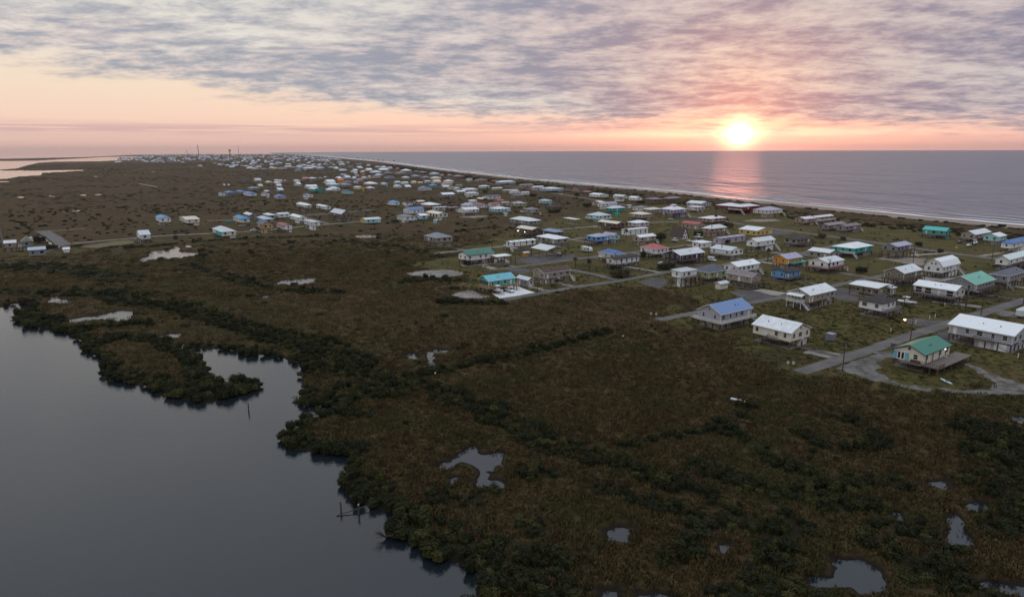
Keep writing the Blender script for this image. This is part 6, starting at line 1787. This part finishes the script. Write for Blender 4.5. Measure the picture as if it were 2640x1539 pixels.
def proto(name, V, F, mat):
    me = bpy.data.meshes.new(name); me.from_pydata([tuple(v) for v in V], [], F); me.update(); me.materials.append(mat)
    return me
near_meshes = [proto('crown', *leaf_blob(100 + k, 300, 5 + k % 3, 1.45, 1.75, .17), M_SHRUB) for k in range(6)]
mid_meshes = [proto('crown', *leaf_blob(200 + k, 90, 5, 2.0, 1.7, .36), M_SHRUB) for k in range(4)]
M_BRUSH = leaf_mat('far_brush', (.018, .016, .008), (.048, .042, .020), (.036, .040, .016))
far_meshes = [proto('crown', *leaf_blob(300 + k, 60, 5, 5.0, 2.2, .9), M_BRUSH) for k in range(3)]
def stem_mesh(seed):
    r = random.Random(seed); V, F = [], []
    for k in range(6):
        a = r.uniform(0, 6.28); q = r.uniform(.3, .9)
        cyl(V, F, (.15 * math.cos(a), .15 * math.sin(a), 0), (q * math.cos(a), q * math.sin(a), r.uniform(.7, 1.2)), .05, .025, 5)
    return proto('stems', V, F, M_STEM)
stems = [stem_mesh(k) for k in range(3)]
def tuft(seed, n, w, h):
    r = random.Random(seed); V, F = [], []
    for k in range(n):
        a = r.uniform(0, 6.28); q = w * math.sqrt(r.random()); b0 = Vector((q * math.cos(a), q * math.sin(a), 0)); hh = h * r.uniform(.6, 1.25)
        lean = Vector((r.gauss(0, .28), r.gauss(0, .28), 0)) * hh; d_ = Vector((math.cos(a + 1.3), math.sin(a + 1.3), 0)) * .045 * (1 + w)
        i = len(V)
        V += [b0 - d_, b0 + d_, b0 + lean * .45 + Vector((0, 0, hh * .62)) + d_ * .8, b0 + lean * .45 + Vector((0, 0, hh * .62)) - d_ * .8, b0 + lean * 1.2 + Vector((0, 0, hh))]
        F += [(i, i + 1, i + 2, i + 3), (i + 3, i + 2, i + 4)]
    return V, F
tuft_meshes = [proto('tuft', *tuft(400 + k, 34, .75, .55), M_GRASS) for k in range(4)]
M_GRASS2 = leaf_mat('marsh_blade_far', (.060, .043, .019), (.140, .100, .042), (.084, .074, .029), .9, (.072, .072, .024))
tuft_far = [proto('tuft', *tuft(450 + k, 30, 1.7, .40), M_GRASS2) for k in range(3)]

def sector(r0, r1, step, seed, amax=41):
    r = np.random.default_rng(seed)
    xs, ys = np.meshgrid(np.arange(-r1, r1, step), np.arange(r0 * .6, r1, step))
    x = xs.ravel() + r.uniform(-.5, .5, xs.size) * step; y = ys.ravel() + r.uniform(-.5, .5, xs.size) * step
    rd = np.hypot(x, y); k = (rd > r0) & (rd < r1) & (np.abs(np.arctan2(x, y)) < R(amax))
    return x[k], y[k], r
def clear_of(x, y, wmin, hmin=1.5, rmin=1.0):
    w = water_sd(x, y, 30.0)
    ok = (w > wmin) & (road_dist(x, y) > rmin) & (house_dist(x, y) > hmin) & (~yard_in(x, y, .8)) & (sea_side(x, y) < -48)
    return ok, w
def scatter(name, label, meshes, pts, rots, scl, idx, szs=None):
    """one mass of plants: points that carry a plant each"""
    me = bpy.data.meshes.new(name); me.vertices.add(len(pts)); me.vertices.foreach_set('co', np.asarray(pts, np.float32).ravel())
    for nm, v in (('rot', rots), ('scl', scl), ('scz', szs if szs is not None else scl)):
        a = me.attributes.new(nm, 'FLOAT', 'POINT'); a.data.foreach_set('value', np.asarray(v, np.float32))
    a = me.attributes.new('pick', 'INT', 'POINT'); a.data.foreach_set('value', np.asarray(idx, np.int32))
    me.update()
    o = bpy.data.objects.new(name, me); COL.objects.link(o); tag(o, label, kind='stuff')
    cl = bpy.data.collections.new(name + '_kinds')
    for k, m_ in enumerate(meshes):
        cl.objects.link(bpy.data.objects.new('%s_kind_%02d' % (name, k), m_))
    ng = bpy.data.node_groups.new(name, 'GeometryNodeTree')
    ng.interface.new_socket('Geometry', in_out='INPUT', socket_type='NodeSocketGeometry'); ng.interface.new_socket('Geometry', in_out='OUTPUT', socket_type='NodeSocketGeometry')
    N = ng.nodes.new; gi, go = N('NodeGroupInput'), N('NodeGroupOutput'); ci = N('GeometryNodeCollectionInfo'); ci.inputs[0].default_value = cl; ci.inputs['Separate Children'].default_value = True; ci.inputs['Reset Children'].default_value = True
    iop = N('GeometryNodeInstanceOnPoints'); iop.inputs['Pick Instance'].default_value = True
    def at(nm, t='FLOAT'):
        n = N('GeometryNodeInputNamedAttribute'); n.data_type = t; n.inputs[0].default_value = nm; return n.outputs[0]
    lk = ng.links.new
    lk(gi.outputs[0], iop.inputs['Points']); lk(ci.outputs[0], iop.inputs['Instance']); lk(at('pick', 'INT'), iop.inputs['Instance Index'])
    cr = N('ShaderNodeCombineXYZ'); lk(at('rot'), cr.inputs[2]); lk(cr.outputs[0], iop.inputs['Rotation'])
    cs = N('ShaderNodeCombineXYZ'); sc_ = at('scl'); lk(sc_, cs.inputs[0]); lk(sc_, cs.inputs[1]); lk(at('scz'), cs.inputs[2]); lk(cs.outputs[0], iop.inputs['Scale'])
    lk(iop.outputs[0], go.inputs[0])
    md = o.modifiers.new('plants', 'NODES'); md.node_group = ng
    return o
MARKS = [(1220, 1200, 'around the pond with two islets'), (1590, 1365, 'around the small pond at bottom middle'), (2180, 1480, 'around the largest pond at bottom right'), (2280, 1250, 'around the small pond above bottom right'), (2460, 1360, 'around the narrow crooked pool at right'),
         (2600, 1500, 'along the thin pool in the bottom right corner'), (1000, 1390, 'beside the dead branches on the bay shore'), (900, 1300, 'beside the two pilings on the bay shore'), (740, 1130, 'on the blunt headland below the narrow inlet'), (820, 1040, 'along the narrow inlet'),
         (620, 1010, 'at the tip of the spit by the lone piling'), (400, 1000, 'on the outer shore of the spit'), (250, 870, 'on the bay shore left of the spit'), (1250, 1430, 'on the shore slope at bottom centre'), (1560, 1520, 'beside the two pools at the bottom edge'), (1880, 1330, 'where the two dark hedgerows end'),
         (1700, 1200, 'in the double hedgerow of the right marsh'), (1380, 1120, 'in the broad diagonal thicket'), (2050, 1180, 'in the long hedgerow right of centre'), (2550, 1150, 'in the thicket at the right edge'), (1100, 990, 'in the hedgerow running to the houses')]
# near shrubs: the largest 300 stand alone, the rest is thicket
x, y, r = sector(52, 330, 1.55, 1)
kk = r.random(len(x)) > np.clip((np.hypot(x, y) - 220) / 110, 0, 1); x, y = x[kk], y[kk]
w = water_sd(x, y, 30.0)
keep = r.random(len(x)) < shrub_density(x, y, w) * .9
x, y, w = x[keep], y[keep], w[keep]
ok, _ = clear_of(x, y, -.3, 2.0, 1.2); lw = lawn_mask(x, y)
ok &= r.random(len(x)) > lw * 1.1
x, y, w = x[ok], y[ok], w[ok]
sz = (.30 + .70 * fbm(x * .13, y * .13, 77, 3) * r.uniform(.7, 1.4, len(x))) * np.where(w < 4, 1.05, 1.0)
sz = np.clip(sz, .3, 1.05) * np.clip(.5 + .9 * shrub_density(x, y, w), .5, 1.1)
rd = np.hypot(x, y)
P2 = np.array([proj((a, b_, .5)) for a, b_ in zip(x, y)])
vis = (P2[:, 0] > -20) & (P2[:, 0] < 2660) & (P2[:, 1] < 1560) & (P2[:, 1] > 0)
order = np.argsort(np.where(vis, -sz / rd, 1))
single = np.zeros(len(x), bool); single[order[:300]] = True
for k in np.nonzero(single)[0]:
    root = empty('mangrove_shrub', (x[k], y[k], 0.0), r.uniform(0, 6.28)); root.scale = (sz[k], sz[k], sz[k] * r.uniform(.7, 1.4))
    c_ = bpy.data.objects.new('crown', near_meshes[int(r.integers(6))]); COL.objects.link(c_); c_.parent = root
    t_ = bpy.data.objects.new('stems', stems[int(r.integers(3))]); COL.objects.link(t_); t_.parent = root
    px_, py_ = P2[k]
    near = min(MARKS, key=lambda m_: (m_[0] - px_) ** 2 + ((m_[1] - py_) * 1.6) ** 2)[2]
    size = 'tall' if sz[k] > .75 else ('low' if sz[k] < .5 else 'rounded')
    lab = f'{size} dark green mangrove shrub {near}'
    tag(root, lab, 'shrub', f'{size} mangrove shrubs {near}')
q = ~single
scatter('shrubbery', 'dark green mangrove thicket spreading through the marsh', near_meshes, np.column_stack([x[q], y[q], np.zeros(q.sum())]), r.uniform(0, 6.28, q.sum()), sz[q], r.integers(0, 6, q.sum()), sz[q] * r.uniform(.65, 1.45, q.sum()))
n_near = len(x)
x, y, r = sector(215, 800, 3.4, 2, 42)
kk = r.random(len(x)) < np.clip((np.hypot(x, y) - 210) / 100, 0, 1); x, y = x[kk], y[kk]
w = water_sd(x, y, 30.0); keep = r.random(len(x)) < shrub_density(x, y, w) * .75 + .05
x, y = x[keep], y[keep]; ok, _ = clear_of(x, y, .5, 3.0, 1.6); ok &= r.random(len(x)) > lawn_mask(x, y) * 1.02; x, y = x[ok], y[ok]
s2 = r.uniform(.5, 1.15, len(x))
scatter('shrubbery', 'low dark brush dotting the middle marsh', mid_meshes, np.column_stack([x, y, np.zeros(len(x))]), r.uniform(0, 6.28, len(x)), s2, r.integers(0, 4, len(x)), s2 * r.uniform(.4, .8, len(x)))
n_mid = len(x)
x, y, r = sector(640, 3400, 12.5, 3, 42)
w = water_sd(x, y, 30.0); keep = r.random(len(x)) < np.clip((fbm(x * .012, y * .012, 90, 4) - .33) * 2.2, 0, .8)
x, y = x[keep], y[keep]; ok, _ = clear_of(x, y, 6, 8.0, 4.0); x, y = x[ok], y[ok]
x0 = ((HC[None, ::1] - np.column_stack([x, y])[:, None, :]) ** 2).sum(2).min(1) > 14 ** 2; x, y = x[x0], y[x0]
s3 = r.uniform(.35, 1.0, len(x))
scatter('shrubbery', 'dark brush streaking the far marsh', far_meshes, np.column_stack([x, y, np.zeros(len(x))]), r.uniform(0, 6.28, len(x)), s3, r.integers(0, 3, len(x)), s3 * r.uniform(.16, .42, len(x)))
# grass
x, y, r = sector(52, 215, .95, 5)
kk = r.random(len(x)) > np.clip((np.hypot(x, y) - 110) / 105, 0, 1); x, y = x[kk], y[kk]
ok, w = clear_of(x, y, 1.0, 1.2, .8); sd_ = shrub_density(x, y, w); ok &= (r.random(len(x)) > sd_ * .8) & (r.random(len(x)) > lawn_mask(x, y) * 1.1)
x, y = x[ok], y[ok]; s4 = r.uniform(.6, 1.3, len(x))
scatter('marsh_grass', 'brown marsh grass covering the near ground', tuft_meshes, np.column_stack([x, y, np.zeros(len(x))]), r.uniform(0, 6.28, len(x)), s4, r.integers(0, 4, len(x)), s4 * (.5 + fbm(x * .1, y * .1, 55, 3)))
n_g = len(x)
x, y, r = sector(105, 470, 2.0, 6, 42)
kk = r.random(len(x)) < np.clip((np.hypot(x, y) - 100) / 90, 0, 1) * np.clip((470 - np.hypot(x, y)) / 120, 0, 1); x, y = x[kk], y[kk]
ok, w = clear_of(x, y, 1.0, 1.5, 1.0); ok &= (r.random(len(x)) > shrub_density(x, y, w) * .8) & (r.random(len(x)) > lawn_mask(x, y) * 1.1)
x, y = x[ok], y[ok]; s4 = r.uniform(.6, 1.3, len(x))
scatter('marsh_grass', 'brown marsh grass covering the middle distance', tuft_far, np.column_stack([x, y, np.zeros(len(x))]), r.uniform(0, 6.28, len(x)), s4, r.integers(0, 3, len(x)), s4 * (.5 + fbm(x * .1, y * .1, 55, 3)))
print('plants', n_near, n_mid, n_g, len(x))
# short grass of the lawns
M_LAWN = leaf_mat('lawn_blade', (.036, .036, .012), (.105, .092, .030), (.12, .09, .04), .9)
lawn_tufts = [proto('tuft', *tuft(480 + k, 26, .95, .30), M_LAWN) for k in range(3)]
x, y, r = sector(100, 330, 1.7, 12, 42)
ok, w = clear_of(x, y, 2.0, .6, .25); ok &= (lawn_mask(x, y) > .45) & (r.random(len(x)) < np.clip(.25 + 1.1 * fbm(x * .12, y * .12, 15, 3), 0, 1) * np.clip((340 - np.hypot(x, y)) / 90, 0, 1))
x, y = x[ok], y[ok]; s7 = r.uniform(.6, 1.2, len(x))
scatter('lawn_grass', 'short yellow-green grass of the lawns', lawn_tufts, np.column_stack([x, y, np.zeros(len(x))]), r.uniform(0, 6.28, len(x)), s7, r.integers(0, 3, len(x)), s7 * (.25 + 1.1 * fbm(x * .2, y * .2, 16, 3)))
# weeds and low bushes in the yards
x, y, r = sector(110, 520, 3.6, 9, 42)
ok, w = clear_of(x, y, 2.0, 2.0, 1.6); n_ = fbm(x * .07, y * .07, 61, 3); ok &= (r.random(len(x)) < np.clip((n_ - .50) * 2.6, 0, .6)) & (lawn_mask(x, y) > .5)
x, y = x[ok], y[ok]; s6 = r.uniform(.18, .6, len(x))
scatter('shrubbery', 'low weeds and bushes dotting the lawns', mid_meshes, np.column_stack([x, y, np.zeros(len(x))]), r.uniform(0, 6.28, len(x)), s6, r.integers(0, 4, len(x)), s6 * r.uniform(.35, .8, len(x)))
# dune brush between the beach and the houses
r = np.random.default_rng(8); t = r.uniform(0, 1, 5200); seg = np.diff(BEACH, axis=0); Ls = np.hypot(seg[:, 0], seg[:, 1]); cum = np.concatenate([[0], np.cumsum(Ls)])
sarc = (t ** 2.2) * 2600 + 60; x = np.interp(sarc, cum, BEACH[:, 0]); y = np.interp(sarc, cum, BEACH[:, 1])
tx, ty = np.gradient(x[np.argsort(sarc)]), 0
nx_, ny_ = math.cos(R(108.5) + math.pi / 2), math.sin(R(108.5) + math.pi / 2); off = r.uniform(40, 118, len(x)); x = x + nx_ * off; y = y + ny_ * off
ok = (house_dist(x, y) > 3) & (road_dist(x, y) > 2) & (~yard_in(x, y, .8)); x, y, sarc = x[ok], y[ok], sarc[ok]
s5 = r.uniform(.5, 1.1, len(x)) * (1 + sarc / 2600)
scatter('shrubbery', 'dark dune brush between the houses and the beach', mid_meshes, np.column_stack([x, y, np.full(len(x), .7)]), r.uniform(0, 6.28, len(x)), s5, r.integers(0, 4, len(x)), s5 * .6)

# ------------------------------------------------------------------ trees and palms among the houses
tree_mesh = [proto('crown', *leaf_blob(500 + k, 420, 8, 2.6, 4.2, .26), M_TREE) for k in range(3)]
def tree(z, x, y, h, w, label):
    P = unproj(*zp(z, x, y)); root = empty('tree', P, random.uniform(0, 6)); tag(root, label, 'tree', 'trees between the houses')
    V, F = [], []
    cyl(V, F, (0, 0, 0), (0, 0, h * .45), .16, .1, 7)
    for k in range(4):
        a = k * 1.6 + .4; cyl(V, F, (0, 0, h * (.3 + .04 * k)), (math.cos(a) * w * .3, math.sin(a) * w * .3, h * .68), .07, .03, 5)
    mesh_obj('trunk', V, F, M_STEM, root)
    c_ = bpy.data.objects.new('crown', random.choice(tree_mesh)); COL.objects.link(c_); c_.parent = root; c_.scale = (w / 5.2, w / 5.2, h * .8 / 4.2); c_.location = (0, 0, h * .2)
def palm(z, x, y, h, label):
    P = unproj(*zp(z, x, y)); root = empty('palm_tree', P, random.uniform(0, 6)); tag(root, label, 'palm', 'palms beside the houses')
    cyl_obj('trunk', M_STEM, root, [((0, 0, 0), (.1, 0, h * .5), .22, .16), ((.1, 0, h * .5), (.15, .05, h), .16, .14)], 8)
    r_ = random.Random(int(x)); V, F = [], []
    for k in range(30):
        a = r_.uniform(0, 6.28); el_ = r_.uniform(-.7, 1.2); L = r_.uniform(1.3, 1.9); dr = Vector((math.cos(a), math.sin(a), 0)); sd = Vector((-math.sin(a), math.cos(a), 0))
        pts = [Vector((.15, .05, h)) + dr * L * t * math.cos(el_ * (1 - .3 * t)) + Vector((0, 0, L * t * math.sin(el_) - .75 * t * t * L * .6)) for t in (0, .35, .7, 1)]
        i = len(V)
        for p, w_ in zip(pts, (.05, .34, .30, .03)): V += [p - sd * w_, p + Vector((0, 0, .06)), p + sd * w_]
        for q_ in range(3): F += [(i + 3 * q_, i + 3 * q_ + 1, i + 3 * q_ + 4, i + 3 * q_ + 3), (i + 3 * q_ + 1, i + 3 * q_ + 2, i + 3 * q_ + 5, i + 3 * q_ + 4)]
    mesh_obj('crown', V, F, M_TREE, root)
for a in [('D', 1995, 585, 4.5, 'palm left of the pair in front of the strapped mobile home'), ('D', 2155, 625, 5.0, 'palm right of the pair in front of the strapped mobile home'), ('E', 1885, 525, 6.5, 'broad palm in front of the tall white two-storey house'), ('d', 760, 850, 5.5, 'palm left of the long white mobile home'), ('d', 1115, 640, 4.5, 'palm in front of the cream hip roof near the beach'),
          ('d', 1725, 590, 5.0, 'palm beside the house with the cupola'), ('d', 1865, 395, 4.5, 'palm in front of the lilac white two-storey house'), ('d', 2285, 700, 6.0, 'palm beside the rosy brown pyramid house'), ('E', 245, 250, 5.5, 'palm right of the bright blue house'), ('c', 505, 480, 5.0, 'palm left of the pale house in the middle rows'), ('E', 1770, 425, 3.5, 'small palm left of the broad one')]: palm(*a)
for a in [('E', 640, 275, 5.5, 8.5, 'round dark tree left of the brown A-frame'), ('E', 1080, 230, 4, 7, 'dark tree right of the A-frame house'), ('E', 1420, 120, 4, 8, 'dark tree behind the low yellow house'), ('E', 440, 490, 5, 4, 'narrow dark tree between the mobile home and red roof'), ('E', 180, 690, 4, 10, 'dark bush under the strapped mobile home'),
          ('F', 630, 650, 3.2, 5.5, 'round bush on the lawn right of the red-decked house'), ('F', 180, 245, 3.2, 7, 'bush beside the main road at the mauve pair'), ('F', 425, 270, 2.6, 4, 'smaller bush on the main road verge'), ('F', 1545, 415, 2.4, 4, 'bush beside the main road left of the yellow sign'), ('F', 1290, 340, 3, 4.5, 'bush right of the lilac-roofed stilt house'),
          ('F', 2330, 380, 4, 4, 'bush left of the white house with deep blue roof'), ('E', 720, 600, 3.4, 9, 'dark bush left of the slate pyramid roof'), ('e', 250, 500, 3.2, 7, 'dark bush left of the grey-roofed white house'), ('c', 2050, 580, 5, 9, 'dark tree in front of the steep stone house'), ('c', 1280, 580, 4, 12, 'dark tree clump in the middle rows'), ('c', 460, 520, 4, 9, 'dark tree beside the aqua-walled house'),
          ('d', 100, 420, 4, 12, 'dark thicket tree left of the teal cottage'), ('c', 1650, 850, 3.4, 14, 'dark brush tree below the dark-roofed house'), ('c', 1300, 870, 2.6, 7, 'bush in front of the tan house in middle rows'), ('d', 1000, 370, 3.6, 10, 'dark trees in front of the mauve beach houses'), ('d', 2430, 680, 3.4, 8, 'dark bush right of the palm by the pyramid house'), ('h', 1150, 760, 4.5, 9, 'dark bush behind the grey house at the left edge'), ('h', 1520, 960, 3.2, 7, 'green bush right of the low blue-grey shed'),
          ('D', 740, 560, 3.4, 5, 'brown bush under the white house with dark green roof'), ('E', 1380, 300, 3, 9, 'brush in front of the lilac mobile home'), ('F', 2260, 120, 2.4, 6, 'bush behind the aqua beach house'), ('D', 2470, 640, 3.6, 6, 'dark bush under the deck of the strapped mobile home')]: tree(*a)

# ------------------------------------------------------------------ damp air over the island
m = bpy.data.materials.new('damp_air'); m.use_nodes = True; nt = m.node_tree; nt.nodes.clear()
pv = nt.nodes.new('ShaderNodeVolumePrincipled'); pv.inputs['Color'].default_value = (.93, .86, .90, 1); pv.inputs['Density'].default_value = 3.0e-5; pv.inputs['Anisotropy'].default_value = .78
mo = nt.nodes.new('ShaderNodeOutputMaterial'); nt.links.new(pv.outputs[0], mo.inputs['Volume'])
lo, hi = (-15600, -500, -8), (15600, 15600, 112)
V = [(x, y, z) for x in (lo[0], hi[0]) for y in (lo[1], hi[1]) for z in (lo[2], hi[2])]
haze = mesh_obj('haze', V, [(0, 1, 3, 2), (4, 6, 7, 5), (0, 4, 5, 1), (2, 3, 7, 6), (0, 2, 6, 4), (1, 5, 7, 3)], m)
tag(haze, 'thin damp evening haze over island and sea', kind='stuff')
